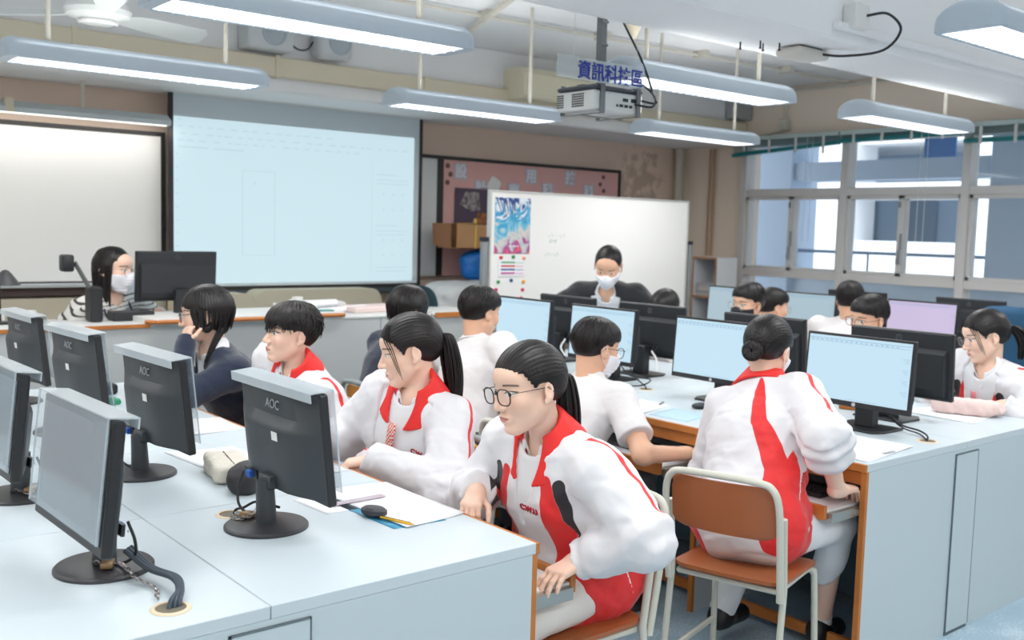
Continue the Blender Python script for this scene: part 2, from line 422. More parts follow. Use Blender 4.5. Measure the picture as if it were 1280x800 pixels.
SKIN = [('blush', (232, 160, 140), .012, .35), ('lip', (198, 112, 108), .0012, .8), ('mouth', (120, 60, 58), .0008, .8), ('nostril', (130, 78, 66), .0015, .7), ('brow', (58, 42, 38), .0012, .8),
        ('eyewhite', (232, 226, 222), .0006), ('iris', (38, 24, 20), .0006), ('lash', (30, 20, 18), .0007, .95)]
def skin_mat(tone):
    c = dict(fair=(240, 200, 178), mid=(230, 182, 152), tan=(206, 150, 118))[tone]
    return layered('skin_'+tone, c, SKIN, rough=.5, sss=.12, soft=.0008)
HAIRM = None
def hair_mat():
    global HAIRM
    if HAIRM: return HAIRM
    m = bpy.data.materials.new('hair'); m.use_nodes = True; nt = m.node_tree; p = nt.nodes['Principled BSDF']; L = nt.links
    p.inputs['Roughness'].default_value = .4; p.inputs['Specular IOR Level'].default_value = .35
    a = nt.nodes.new('ShaderNodeAttribute'); a.attribute_name = 'strand'; a2 = nt.nodes.new('ShaderNodeAttribute'); a2.attribute_name = 'along'
    cb = nt.nodes.new('ShaderNodeCombineXYZ'); L.new(a.outputs['Fac'], cb.inputs[0]); L.new(a2.outputs['Fac'], cb.inputs[1])
    n = nt.nodes.new('ShaderNodeTexNoise'); n.inputs['Scale'].default_value = 1; n.inputs['Detail'].default_value = 5; L.new(cb.outputs[0], n.inputs['Vector'])
    r = nt.nodes.new('ShaderNodeValToRGB'); r.color_ramp.elements[0].position = .3; r.color_ramp.elements[0].color = srgb(8, 7, 8)
    r.color_ramp.elements[1].position = .75; r.color_ramp.elements[1].color = srgb(36, 30, 30); L.new(n.outputs[0], r.inputs[0]); L.new(r.outputs[0], p.inputs['Base Color'])
    b = nt.nodes.new('ShaderNodeBump'); b.inputs['Strength'].default_value = .6; b.inputs['Distance'].default_value = .004
    L.new(n.outputs[0], b.inputs['Height']); L.new(b.outputs[0], p.inputs['Normal'])
    HAIRM = m; return m

def build_hair(s, k, style, h, body, origin):
    """hair as a cap with strand locks combed over it; head coordinates"""
    rs = random.Random(int(abs(k.H[0]*1000)+abs(k.H[1]*77)))
    st = dict(fringe=.062, side=.022, nape=-.055, thick=.012, earcut=1, back=0)
    if style == 'short': st.update(fringe=.050, side=.010, nape=-.048, thick=.012)
    if style == 'mop': st.update(fringe=.036, side=.012, nape=-.06, thick=.013)
    if style in ('pony', 'bun'): st.update(fringe=.064, side=.018, nape=-.05, thick=.009)
    if style == 'ponyfringe': st.update(fringe=.05, side=.03, nape=-.055, thick=.011)
    if style == 'long': st.update(fringe=.062, side=.004, nape=-.2, thick=.014, earcut=0)
    if style == 'bob': st.update(fringe=.03, side=.028, nape=-.085, thick=.014, earcut=0)
    st.update(s.get('hairopt', {})); T = st['thick']
    def f(p):
        q = (p-k.H)@k.HR.T; x, y, z = q[:, 0], np.abs(q[:, 1]), q[:, 2]
        tk = np.clip((z-(st['nape']+.01))/.075, 0, 1); tk = tk*tk*(3-2*tk); Tv = T if style in ('long', 'bob') else .001+(T-.001)*tk
        d = ell(q, (-.016, 0, .03), I3, (.095, .075, .085))-Tv
        if style in ('short', 'mop'): d = smin(d, ell(q, (-.052, 0, -.002), I3, (.05, .058, .052)), .03); d = smin(d, ell(q, (.03, 0, .065), I3, (.06, .062, .045)), .03)
        if style == 'mop': d = smin(d, ell(q, (.05, 0, .045), I3, (.052, .06, .036)), .02)
        if style in ('long', 'bob'):
            for sg in (1, -1):
                e = cone(q, (-.01, .066*sg, .02), (-.0, .064*sg, st['nape']), .026, .02); d = smin(d, e, .03)
            d = smin(d, cone(q, (-.06, 0, .02), (-.06, 0, st['nape']), .055, .035, A_(0, 1, 0), 1.5), .03)
        if style == 'pony' or style == 'bun' or style == 'ponyfringe':
            d = smin(d, ell(q, (-.06, 0, -.0), I3, (.052, .058, .052)), .03)
        # face opening: in front of xs below the fringe
        hl = st['fringe']-.35*np.clip(y-.03, 0, 1)-(.015 if style == 'mop' else .0)*np.sin(y*160+q[:, 1]*70)*.5
        xs = st['side']+.62*np.clip(z-.0, -.06, .08)*(z > 0)
        if not st['earcut']: xs = xs+.012
        face = np.maximum(z-hl, xs-x)          # >0 outside of the face opening
        d = smax(d, -(face+.003*np.sin(np.arctan2(q[:, 1], z)*41)), .004)
        ns = st['nape']+.35*np.clip(x+.06, 0, .12)
        if style not in ('long', 'bob'): d = smax(d, (ns+.012*(x > .0))-z, .01)
        if st['earcut']: d = smax(d, -ell(np.stack([x, y, z], 1), (.004, .085, -.016), I3, (.03, .026, .037)), .006)
        d += .0009*np.sin(np.arctan2(q[:, 1], x+.03 if style not in ('pony', 'bun', 'ponyfringe') else z+.0)*(46 if style not in ('pony', 'bun', 'ponyfringe') else 60)+6*z*4)
        return d
    lo, hi = bounds([k.H+k.HR.T@A_(a, b, c) for a in (-.14, .12) for b in (-.11, .11) for c in (st['nape']-.04, .14)], .01)
    parts = [mesh_sdf(f, lo, hi, h)]
    q = (parts[0][0]-k.H)@k.HR.T
    strand = [np.arctan2(q[:, 1], q[:, 2]+.08 if style in ('pony', 'bun', 'ponyfringe') else q[:, 0]+.02)*14]; along = [(q[:, 0] if style in ('pony', 'bun') else q[:, 2])*9]
    W = lambda v: k.H+k.HR.T@np.asarray(v, float)
    def lock(pts, r0, r1, n=6, flat=.6):
        bm = NB(); P = bez([W(p) for p in pts], 5); m = len(P)
        tube(bm, P, [r0*(1-(i/(m-1)))**.7+r1*(i/(m-1)) if i else r0*.6 for i in range(m)], n, sq=(1, flat))
        bm.verts.ensure_lookup_table(); V = np.array([v.co[:] for v in bm.verts]); Q = np.array([[v.index for v in f_.verts] for f_ in bm.faces if len(f_.verts) == 4]); 
        bm.verts.index_update(); Q = np.array([[v.index for v in f_.verts] for f_ in bm.faces if len(f_.verts) == 4]); bm.free()
        parts.append((V, Q)); a = rs.random()*40; strand.append(np.full(len(V), a)+np.tile(np.linspace(0, .8, n), len(V)//n)); along.append(np.repeat(np.linspace(0, 2, len(V)//n), n))
    def onh(az, el, dr=0):
        """point on the hair ellipsoid, azimuth about z from forward, elevation"""
        a, e = math.radians(az), math.radians(el)
        return A_(-.016+(.094+T+dr)*math.cos(e)*math.cos(a), (.074+T*.9+dr)*math.cos(e)*math.sin(a), .03+(.084+T+dr)*math.sin(e))
    if s.get('lod', 0) < 2:
        if style in ('short', 'mop'):
            for i in range(260 if style == 'mop' else 170):
                az = rs.uniform(-180, 180); front = abs(az) < 70
                e1 = rs.uniform(10, 45) if front else rs.uniform(-25, 25)
                if style == 'mop' and front: e1 = rs.uniform(-22, 8)+abs(az)*.1
                if 60 < abs(az) < 110: e1 = max(e1, 8 if style == 'mop' else 12)
                dr = .001 if style == 'short' else .003
                sw = rs.uniform(-22, 22)
                top0 = rs.uniform(50, 85); out = rs.uniform(-.001, .011 if style == 'mop' else .004); e1 = min(e1, top0-25)
                lock([onh(az-sw, top0, -.002), onh(az-sw*.5, top0*.6+e1*.4, dr+.001), onh(az, top0*.25+e1*.75, dr+.001), onh(az+sw*.6, e1, dr+out)], .0062 if style == 'mop' else .0045, .0005, flat=.8)
        elif style in ('pony', 'bun', 'ponyfringe'):
            for i in range(0):
                az = rs.uniform(15, 180)*rs.choice((-1, 1)); e0 = rs.uniform(20, 80)
                tie = A_(*st.get('tie', (-.115, 0, .0)))
                a0 = onh(az*.5, e0, .0005); a1 = onh(az*.8, e0*.6, .0008); a2 = onh(180-(180-abs(az))*.25 if az > 0 else -180+(180-abs(az))*.25, 12, .0005)
                lock([a0, a1, a2, tie*.9+a2*.1], .005, .004, flat=.35)
        if style == 'ponyfringe' or st.get('wisps'):
            for sg in (1, -1):
                for i in range(3):
                    y0 = .024+.006*i
                    lock([(.055-.004*i, y0*sg, .098), (.078-.006*i, (y0+.018)*sg, .06), (.070-.006*i, (y0+.034)*sg, .015), (.055-.004*i, (y0+.038)*sg, -.06-.012*(i % 4))], .0026, .0006, flat=1)
    if style in ('pony', 'ponyfringe'):
        tie = A_(*st.get('tie', (-.115, 0, .0))); L = st.get('tail', .26)
        dn = k.HR@A_(0, 0, -1)
        back = st.get('tailback', .05)
        for i in range(60):
            a = rs.uniform(0, 2*PI); r = rs.uniform(.2, 1)*.03; off = A_(math.sin(a)*r, math.cos(a)*r, math.sin(a)*r*.3); ll = L*rs.uniform(.85, 1.05); sy = st.get('taily', 0)
            lock([tie, tie+A_(-.02, 0, .004)+off*.7, tie+A_(-back*.8, sy*.3, 0)+dn*ll*.3+off*1.1, tie+A_(-back, sy*.7, 0)+dn*ll*.65+off*.9, tie+A_(-back*.8, sy, 0)+dn*ll+off*.35], .010, .0012)
        P = tie
    if style == 'bun':
        tie = A_(*st.get('tie', (-.105, 0, -.03)))
        for i in range(26):
            a = 2*PI*i/26; rr = .022; cpt = tie+A_(-.02, math.cos(a)*rr, math.sin(a)*rr)
            lock([cpt+A_(.018, 0, 0), cpt+A_(-.006, math.cos(a+.7)*.012, math.sin(a+.7)*.012), tie+A_(-.028, math.cos(a+1.5)*.008, math.sin(a+1.5)*.008)], .010, .005)
    if style in ('long', 'bob'):
        for i in range(90):
            az = rs.uniform(62 if style == 'long' else 45, 180)*rs.choice((-1, 1)); z1 = st['nape']+rs.uniform(-.02, .015); a = onh(az, 0, .001)
            lock([onh(az*.55, 72, .0005), onh(az*.9, 42, .001), (a[0]*1.02, a[1]*1.02, .02), (a[0]*.92, a[1]*.98, (z1)/2), (a[0]*.86+.006, a[1]*.9, z1)], .009, .0015, flat=.5)
    if st.get('lowpony'):
        for i in range(34):
            a = rs.uniform(0, 2*PI); r = rs.uniform(.1, 1)*.014; o_ = A_(math.cos(a)*r, math.sin(a)*r, 0); yy = st['lowpony']
            lock([(-.06, yy*.6, -.02), A_(-.06, yy, -.065)+o_, A_(-.02, yy*1.25, -.13)+o_, A_(.02, yy*1.3, -.2)+o_*.6], .007, .001)
    V, Q = joinm(parts)
    return raw('hair', V, Q, hair_mat(), body, dict(strand=np.concatenate(strand), along=np.concatenate(along)), origin)

def jacket_attrs(V, k, front=True, back=None):
    r = V-k.P; tx, ty, tz = r@k.F, r@k.SL, r@k.U; y = np.abs(ty); L = k.L; q = np.stack([tx, y, tz], 1)
    def seg(a, b, ra, rb): return -cone(q, A_(*a), A_(*b), ra, rb)
    d_arm = np.minimum(arm(V, k, 1, .026, .03), arm(V, k, -1, .026, .03)); d_t = torso(V, k, .026)
    body = np.maximum(d_arm-d_t+.012, d_arm-.035); body = np.where((d_t < .008) & (d_arm > .004), np.maximum(body, .01), body)                                            # positive on the torso side of the armhole
    def seg2(a, b, ra, rb, sgn): return np.where(tx*sgn > 0, -cone(np.stack([y, tz], 1), A_(*a), A_(*b), ra, rb), -.05)
    red = seg2((.075, L-.05), (.105, L*.62), .016, .026, 1)
    red = np.maximum(red, seg2((.105, L*.62), (.15, L*.25), .028, .065, 1))
    red = np.maximum(red, seg2((.15, L*.25), (.19, -.12), .065, .08, 1))
    red = np.maximum(red, seg((-.05, .20, L*.45), (-.06, .19, -.12), .03, .075))
    red = np.maximum(red, seg((-.10, .05, L-.0), (-.125, .085, L-.2), .016, .028))
    red = np.maximum(red, seg((-.125, .085, L-.2), (-.10, .165, L*.3), .026, .055))
    red = np.maximum(red, seg((-.10, .165, L*.3), (-.08, .19, -.14), .055, .085))
    body = np.where((tz < .12) & (d_arm > -.004), np.maximum(body, .01), body)
    if back == 'right': red = np.where((tx < .02) & (ty > 0) & (tz > L*.15), -.05, red)
    red = np.minimum(red, body)
    blk = np.minimum(seg2((.115, L-.06), (.15, L-.20), .020, .010, 1), .20-np.minimum(np.linalg.norm(V-k.S[1], axis=1), np.linalg.norm(V-k.S[-1], axis=1)))
    blk = np.minimum(blk, .035-d_t)
    blk = np.where(red > -.004, np.minimum(blk, -red-.0), blk)
    if not front: red = np.where((tx > .02) & (tz > L*.12), -.05, red); blk = np.full(len(V), -.05) if front is False else blk
    pip = np.full(len(V), -.05)
    for s in (1, -1):
        for a, b, la in ((k.S[s]+k.U*.03, k.E[s], 0),):
            ax = nrm(b-a); qv = V-a; t = qv@ax; o = nrm(k.SL*s*.9-k.F*.55+k.U*.25); o = nrm(o-ax*(o@ax)); c = np.cross(ax, o)
            d = .008-np.abs(qv@c); d = np.where(((qv@o) > .01) & (t > -.06) & (t < np.linalg.norm(b-a)*.9) & (np.linalg.norm(qv-np.outer(t, ax), axis=1) < .12), d, -.05)
            pip = np.maximum(pip, d)
    pip = np.maximum(pip, -cone(V, k.N+k.SL*.06, k.S[1]+k.U*.05, .006, .006)-.0); 
    return dict(red=np.maximum(red, pip), black=blk, gr=np.full(len(V), -1.0))

def person(s):
    """one figure: a continuous body with hair and clothing as its children"""
    k = skeleton(s); lod = s.get('lod', 1); hh = (.0028, .0036, .005)[lod]; hb = (.0075, .009, .011)[lod]; hc = (.006, .0075, .0095)[lod]
    org = A_(k.P[0], k.P[1], 0); sc = k.sc; hs = s.get('hs', 1.0)
    # ---- body
    Nk = k.N
    def fh(p):
        q = (p-k.H)@k.HR.T/hs; d = head_sdf(q, s.get('ears', True), s.get('fem', True))*hs
        return smin(d, cone(p, Nk-k.U*.03, k.H+k.HR.T@A_(-.030, 0, -.05), .048*sc, (.042 if s.get('fem', True) else .050)), .02)
    lo, hi = bounds([k.H+k.HR.T@A_(a, b, c) for a in (-.12, .115) for b in (-.095, .095) for c in (-.125, .125)]+[Nk-k.U*.02], .008)
    parts = [mesh_sdf(fh, lo, hi, hh)]; heads = len(parts[0][0])
    bare = s.get('barelegs', False)
    def fb(p):
        d = torso(p, k, -.004); d = smin(d, smin(arm(p, k, 1, 0), arm(p, k, -1, 0), .01), .03); d = smin(d, legs(p, k, -.002), .04)
        d = smin(d, cone(p, Nk-k.U*.02, k.H+k.HR.T@A_(-.03, 0, -.06), .047*sc, .041), .02)
        for q in (1, -1): d = smin(d, cone(p, k.An[q]-A_(0, 0, .03), k.An[q]+k.hf*.13-A_(0, 0, .055), .03, .025), .02)
        return d
    pts = [k.P, k.N, k.E[1], k.E[-1], k.W[1], k.W[-1], k.K[1], k.K[-1], k.An[1], k.An[-1], k.An[1]+k.hf*.15, k.S[1], k.S[-1], k.H]
    lo, hi = bounds(pts, .12); lo[2] = max(0, lo[2]); parts.append(mesh_sdf(fb, lo, hi, hb))
    for q in (1, -1):
        hd = s['hands'].get(q)
        if hd and len(hd) > 2 and hd[2]:
            o = hd[2]; pr = hand_prims(k.W[q]+nrm(A_(*o['d']))*.01, A_(*o['d']), A_(*o['n']), q, o.get('curl', .35), sc=o.get('sc', .95)*sc, thumb=o.get('thumb', .5))
            lo, hi = bounds([a for a, *_ in pr]+[b for _, b, *_ in pr], .03)
            fa = lambda p: smin(hand_sdf(p, pr), cone(p, k.E[q], k.W[q]+nrm(A_(*o['d']))*.01, .037*sc, .024*sc), .02)
            parts.append(mesh_sdf(fa, lo, hi, .0026 if lod == 0 else .0035))
    V, Q = joinm(parts); q = (V-k.H)@k.HR.T/hs; at = head_attrs(q, s.get('gaze', 0), s.get('brow', 1), s.get('closed', 0))
    inh = np.arange(len(V)) < heads
    for n in at: at[n] = np.where(inh, at[n], -1.0)
    body = raw('person', V, Q, skin_mat(s.get('tone', 'fair')), None, at, org)
    tag(body, s['label'], 'person')
    # ---- hair
    if hs != 1: k.HR_ = k.HR
    build_hair(s, k, s['hair'], (.0035, .0045, .006)[lod], body, org)
    # ---- lower garment
    low = s.get('low')
    if low:
        m = mat('cloth_'+low['name'], low['col'], .85, bump=(14, .25), sheen=.2)
        kneecut = low.get('cut')
        def fl(p):
            d = smin(legs(p, k, .014, .016), ell(p, k.P+A_(0, 0, .01), np.array([k.hf, k.hl, A_(0, 0, 1)]), A_(.14, .18, .12)*sc), .05)
            if kneecut is not None:
                if low.get('skirt'):
                    mk = (k.K[1]+k.K[-1])/2; d = smin(d, cone(p, k.P+k.hf*.10, mk+A_(0, 0, -.0), .095*sc, .085, k.hl, 1.6), .03)
                d = smax(d, ((p-((k.K[1]+k.K[-1])/2+k.hf*kneecut))@nrm(k.hf+A_(0, 0, -.25))), .008)
            else:
                d = np.maximum(d, .085-p[:, 2])
            d = np.maximum(d, p[:, 2]-(k.P[2]+.13))
            return d-wob(p, 42, 5, .004)
        lo, hi = bounds([k.P, k.P+k.U*.1, k.K[1], k.K[-1], k.An[1], k.An[-1]], .19); lo[2] = max(lo[2], .06)
        V, Q = mesh_sdf(fl, lo, hi, hc*1.1); raw(low['part'], V, Q, m, body, None, org)
    # ---- shoes and socks
    if s.get('shoes', True):
        for q_ in (1, -1):
            a = k.An[q_]; ft = k.hf
            def fs(p):
                d = cone(p, a+A_(0, 0, -.045)-ft*.03, a+ft*.13+A_(0, 0, -.055), .036, .034)
                d = smin(d, cone(p, a+A_(0, 0, -.03), a+A_(0, 0, -.02)-ft*.02, .042, .04), .03)
                return np.maximum(d, .004-p[:, 2])
            lo, hi = bounds([a-A_(0, 0, .06), a+ft*.15-A_(0, 0, .05), a-ft*.05], .055); V, Q = mesh_sdf(fs, lo, hi, .006)
            raw('shoe', V, Q, mat('black_shoe', (24, 24, 26), .35), body, None, org)
            if bare:
                def fk(p): return np.maximum(cone(p, a+A_(0, 0, .12), a-A_(0, 0, .02), .041, .037)-wob(p, 90, 3, .002), p[:, 2]-(a[2]+.11))
                lo, hi = bounds([a+A_(0, 0, .13), a-A_(0, 0, .03)], .055); V, Q = mesh_sdf(fk, lo, hi, .0055)
                raw('sock', V, Q, mat('white_sock', (236, 236, 236), .9, bump=(160, .3)), body, None, org)
    # ---- upper garments
    top = s['top']; kind = top['kind']
    off = dict(jacket=.026, shirt=.014, sweater=.018, cardigan=.02, stripe=.014)[kind]; off = top.get('off', off)
    hem = top.get('hem', -.10); amp = top.get('amp', .0065 if kind == 'jacket' else .0045)
    vopen = top.get('v', .0)           # depth of the open neck
    def ft_(p):
        d = torso(p, k, off); r = p-k.P; tz = r@k.U
        if hem < -.05:
            d = smin(d, cone(p, k.P+k.U*.02, k.P+k.hf*.10+A_(0, 0, -.01), .128*sc+off*.7, .12*sc+off*.6, k.hl, 1.3), .05)
        w = wob(p, 30, 11, amp)+wob(p, 62, 12, amp*.45)
        hr = .07 if kind == 'jacket' else .058
        nk = cone(p, Nk-k.U*.02+k.F*.012, Nk+k.U*.14+k.F*.05, hr*sc, (hr+.02)*sc); d = smax(d, -nk, .006)
        if vopen:
            tx, ty = r@k.F, np.abs(r@k.SL); zz = k.L-.02-tz; wd = top.get('vw', .055)*(1-top.get('vb', 1)*zz/vopen)
            d = smax(d, -np.maximum(np.maximum(ty-wd, zz-vopen), .045-tx), .004)
        for q in (1, -1):
            E, W_ = k.E[q], k.W[q]
            if top.get('sleeve', 'long') == 'short':
                e2 = k.S[q]+(E-k.S[q])*.72; a = cone(p, k.S[q], e2, .05*sc+off, .058*sc+off); a = smax(a, (p-e2)@nrm(E-k.S[q]), .004)
            elif top.get('sleeve') == 'mid' or (top.get('roll') == q):
                e2 = E+(W_-E)*.42; a = smin(cone(p, k.S[q], E, .05*sc+off, .045*sc+off+.008), cone(p, E, e2, .047*sc+off, .05*sc+off), .03); a = smax(a, (p-e2)@nrm(W_-E), .01)
                a -= .006*np.sin(((p-E)@nrm(W_-E))*110)*(((p-E)@nrm(W_-E)) > -.02)
            else:
                ex = top.get('cuff', .0); a = arm(p, k, q, off, off+.004, .004 if kind == 'jacket' else 0)
                e2 = W_+nrm(W_-E)*ex; a = smin(a, cone(p, W_, e2, .026*sc+off*.8, .026*sc+off*.7), .01); a = smax(a, (p-e2)@nrm(W_-E), .006)
                if kind == 'jacket':
                    tt = ((p-W_)@nrm(W_-E)); a += .006*np.exp(-((tt+.022-ex)/.012)**2)
            # folds around the elbow
            dist = np.linalg.norm(p-E, axis=1); w = w+np.exp(-(dist/.08)**2)*amp*1.4*np.sin(((p-E)@nrm(k.S[q]-E))*95+q)
            d = smin(d, a, .028)
        d = d-w
        return smax(d, hem-tz, .006)
    tp = [k.P+k.U*hem, k.N+k.U*.03, k.E[1], k.E[-1], k.W[1], k.W[-1], k.S[1], k.S[-1]]
    lo, hi = bounds(tp, .17); V, Q = mesh_sdf(ft_, lo, hi, hc)
    if kind == 'jacket':
        m = layered('tracksuit_cloth', (226, 225, 229), [('red', (226, 38, 40)), ('black', (38, 34, 40))], rough=.62, bump=(7, .55), sheen=.15)
        raw('jacket', V, Q, m, body, jacket_attrs(V, k, top.get('front', True), top.get('back')), org)
    elif kind == 'shirt':
        raw('shirt', V, Q, mat('white_shirt_cloth', (226, 224, 225), .8, bump=(15, .6)), body, None, org)
    elif kind == 'sweater':
        raw('sweater', V, Q, mat('navy_knit', (34, 44, 66), .95, bump=(220, .25), sheen=.4), body, None, org)
    elif kind == 'cardigan':
        raw('cardigan', V, Q, mat('black_knit', (36, 37, 42), .95, bump=(220, .25), sheen=.4), body, None, org)
    elif kind == 'stripe':
        r = (V-k.P)@k.U; st_ = np.sin(r*2*PI/.024)*.004-.0022
        raw('shirt', V, Q, layered('striped_cloth', (228, 226, 222), [('band', (70, 66, 66))], rough=.85), body, dict(band=st_), org)
    # inner shirt showing in the open neck
    if vopen:
        def fi(p):
            d = torso(p, k, off-.009); nk = cone(p, Nk-k.U*.02+k.F*.012, Nk+k.U*.14+k.F*.05, .052*sc, .07*sc); d = smax(d, -nk, .006)
            d = np.maximum(d, k.L*.3-(p-k.P)@k.U); return d-wob(p, 50, 4, .0015)
        lo, hi = bounds([k.P+k.U*k.L*.3, k.N, k.S[1], k.S[-1]], .12); V, Q = mesh_sdf(fi, lo, hi, hc)
        raw('inner_shirt', V, Q, mat('inner_shirt_cloth', top.get('inner', (232, 233, 236)), .8), body, None, org)
    # collars: a folded ring about the neck
    def collar(name, m, zt, zb, rt, rb, gap_t, gap_b, th=.0045, fdrop=.03):
        Oc = Nk+k.U*top.get('cz', 0.0)+k.F*.012
        def fc(p):
            r = p-Oc; x, y, z = r@k.F, (r@k.SL)/1.12, r@k.U; z = z+fdrop*np.clip((x+.03)/.12, 0, 1.3)-.012*np.clip(-x/.08, 0, 1)
            rho = np.hypot(x, y); ax_, az_ = rt, zt; bx_, bz_ = rb, zb; dx, dz = bx_-ax_, bz_-az_
            t = np.clip(((rho-ax_)*dx+(z-az_)*dz)/(dx*dx+dz*dz), 0, 1); d = np.hypot(rho-ax_-t*dx, z-az_-t*dz)-th
            d2 = np.hypot(rho-(rt-.004), z-np.clip(z, zb+.01, zt))-th*.8; d = smin(d, d2, .004)
            g = np.radians(gap_t+(gap_b-gap_t)*t); phi = np.abs(np.arctan2(y, x)); return smax(d, (g-phi)*rho, .002)
        lo, hi = bounds([Oc], .16); V, Q = mesh_sdf(fc, lo, hi, .0034 if lod < 2 else .005); return raw(name, V, Q, m, body, None, org)
    cm = top.get('collar')
    if cm == 'red': collar('collar', mat('red_collar_cloth', (232, 44, 42), .65, bump=(20, .2)), .080, -.004, .060, .106, 46, 16, .0055, .052)
    if cm in ('white', 'both') or (cm == 'red' and vopen): collar('shirt_collar', mat('inner_shirt_cloth', (232, 233, 236), .8), .050, .0, .053, .082 if cm != 'red' else .072, 30, 8, .0035, .045)
    if s.get('tie'):
        bm = NB(); P = []
        pk = lambda x, z: k.P+k.F*x+k.U*z
        def surf(z):
            ts = np.linspace(.05, .3, 120); pp = np.array([pk(t, z) for t in ts]); dd = torso(pp, k, off-.009); i = int(np.argmax(dd > 0)); return ts[i]+.010
        zs = np.linspace(k.L-.045, k.L*.28, 12); Wd = [.014, .016, .015]+[.017+.014*i/8 for i in range(9)]
        rows = [[bm.verts.new(Vector(pk(surf(z)+dx+.022*max(0, (z/k.L-.7)/.3), z)+k.SL*wd*sgn)) for sgn, dx in ((-1, 0), (0, .005), (1, 0))] for z, wd in zip(zs, Wd)]
        for a, b in zip(rows, rows[1:]):
            for i in (0, 1): bm.faces.new((a[i], a[i+1], b[i+1], b[i]))
        for v in bm.verts: v.co -= Vector(org)
        m = MATS.get('tie_'+s['tie'])
        if not m:
            m = mat('tie_'+s['tie'], (206, 60, 52), .6); nt = m.node_tree; tc = nt.nodes.new('ShaderNodeTexCoord')
            if s['tie'] == 'check':
                ck = nt.nodes.new('ShaderNodeTexChecker'); ck.inputs['Scale'].default_value = 150; ck.inputs[1].default_value = srgb(214, 62, 52); ck.inputs[2].default_value = srgb(236, 214, 208)
                nt.links.new(tc.outputs['Object'], ck.inputs[0]); nt.links.new(ck.outputs[0], nt.nodes['Principled BSDF'].inputs['Base Color'])
            else: nt.nodes['Principled BSDF'].inputs['Base Color'].default_value = srgb(232, 140, 146)
        o = obj('necktie', bm, m, body, True); sm = o.modifiers.new('s', 'SOLIDIFY'); sm.thickness = .004
    # ---- glasses, mask
    Wp = lambda v: Vector(k.H+k.HR.T@(A_(*v)*hs)-org)
    if s.get('glasses'):
        gm = mat('frame_'+s['glasses'], dict(dark=(30, 26, 26), metal=(150, 140, 135))[s['glasses']], .3, metal=.2 if s['glasses'] == 'dark' else .9)
        bm = NB(); r = .0013 if s['glasses'] == 'dark' else .0008
        for sg in (1, -1):
            rim = [Wp((.106-abs(u-.0)*.12 if 0 else .104-.006*(abs(u*sg+.034*sg*sg)/.06), .034*sg+u, v-.004)) for u, v in rrect(.050, .042, .018, 5)]
            tube(bm, rim, r*1.35, 6, closed=True)
            tube(bm, [Wp((.100, .059*sg, .006)), Wp((.094, .071*sg, .008)), Wp((.04, .077*sg, .006)), Wp((-.012, .08*sg, .004)), Wp((-.03, .079*sg, -.015))], r*.9, 6)
        tube(bm, [Wp((.103, -.010, .002)), Wp((.108, 0, .005)), Wp((.103, .010, .002))], r, 6)
        g = obj('glasses', bm, gm, body, True)
        bm = NB()
        for sg in (1, -1):
            vs = [bm.verts.new(Wp((.103-.006*(abs(u+.034*sg)/.06), .034*sg+u, v-.004))) for u, v in rrect(.049, .041, .018, 5)]; bm.faces.new(vs)
        obj('lens', bm, mat('lens_glass', (255, 255, 255), .02, alpha=.10), g)
    if s.get('mask'):
        def fm(p):
            q = (p-k.H)@k.HR.T/hs; y = np.abs(q[:, 1])
            d = smin(head_sdf(q, False), ell(q, (.072, 0, -.042), I3, (.046, .036, .044)), .02)-.006
            top_ = -.018+.012*np.exp(-(y/.016)**2)-.12*y*.4; bot = -.118+.3*y
            d = smax(d, q[:, 2]-top_, .003); d = smax(d, bot-q[:, 2], .003); d = smax(d, (.018+.1*np.abs(q[:, 2]+.06))-q[:, 0], .003)
            return d-.0012*np.sin(q[:, 2]*420)*(y < .05)
        lo, hi = bounds([k.H+k.HR.T@A_(a, b, c) for a in (.0, .12) for b in (-.08, .08) for c in (-.13, .0)], .012)
        V, Q = mesh_sdf(fm, lo, hi, .0035); mk = raw('face_mask', V, Q, mat('mask_'+s['mask'], dict(white=(238, 238, 244), black=(40, 40, 44))[s['mask']], .85), body, None, org)
        bm = NB()
        for sg in (1, -1):
            tube(bm, bez([Wp((.03, .066*sg, -.03)), Wp((.0, .078*sg, -.006)), Wp((-.016, .084*sg, .01)), Wp((-.03, .082*sg, -.01)), Wp((-.012, .076*sg, -.045)), Wp((.028, .062*sg, -.075))], 5), .0013, 5)
        o = obj('ear_loop', bm, MATS['mask_'+s['mask']], body, True)
    return body, k, org

# ------------------------------------------------------------------ the room
M_wall = mat('peach_wall', (222, 200, 184), .9, noise=(1.5, .35, (206, 184, 168)), bump=(60, .06))
M_wallw = mat('cream_wall', (252, 238, 222), .9, noise=(1.2, .4, (244, 226, 208)), bump=(60, .06))
M_ceil = mat('ceiling_paint', (246, 248, 250), .95, noise=(1.2, .3, (238, 241, 244)))
M_beam = mat('beam_paint', (246, 247, 248), .95, noise=(.9, .3, (238, 240, 243)))
M_lam = mat('pale_blue_laminate', (196, 210, 216), .42, noise=(1.1, .35, (188, 204, 211)), spec=.35)
M_lam_lit = mat('lit_top_laminate', (204, 215, 221), .38, noise=(1.3, .5, (194, 208, 216)), spec=.4)  # same laminate as the panels, made paler for the light on the top
M_wood = mat('orange_wood', (196, 122, 56), .5, noise=(9, .6, (168, 96, 40)))
M_line = mat('dark_joint', (96, 110, 118), .8)
M_black = mat('black_plastic', (34, 36, 40), .42)
M_blackm = mat('matte_black_plastic', (40, 43, 47), .6, bump=(300, .08))
M_grey = mat('grey_steel', (150, 152, 152), .4, metal=.6)
M_white = mat('white_plastic', (232, 232, 230), .45)
M_cream = mat('cream_plastic', (224, 214, 190), .5)
M_rod = mat('cream_rod', (214, 210, 198), .6)
M_paper = mat('paper', (240, 241, 244), .8)
M_cable = mat('black_cable', (30, 32, 36), .5)
M_frame = mat('window_frame_paint', (216, 214, 212), .6)
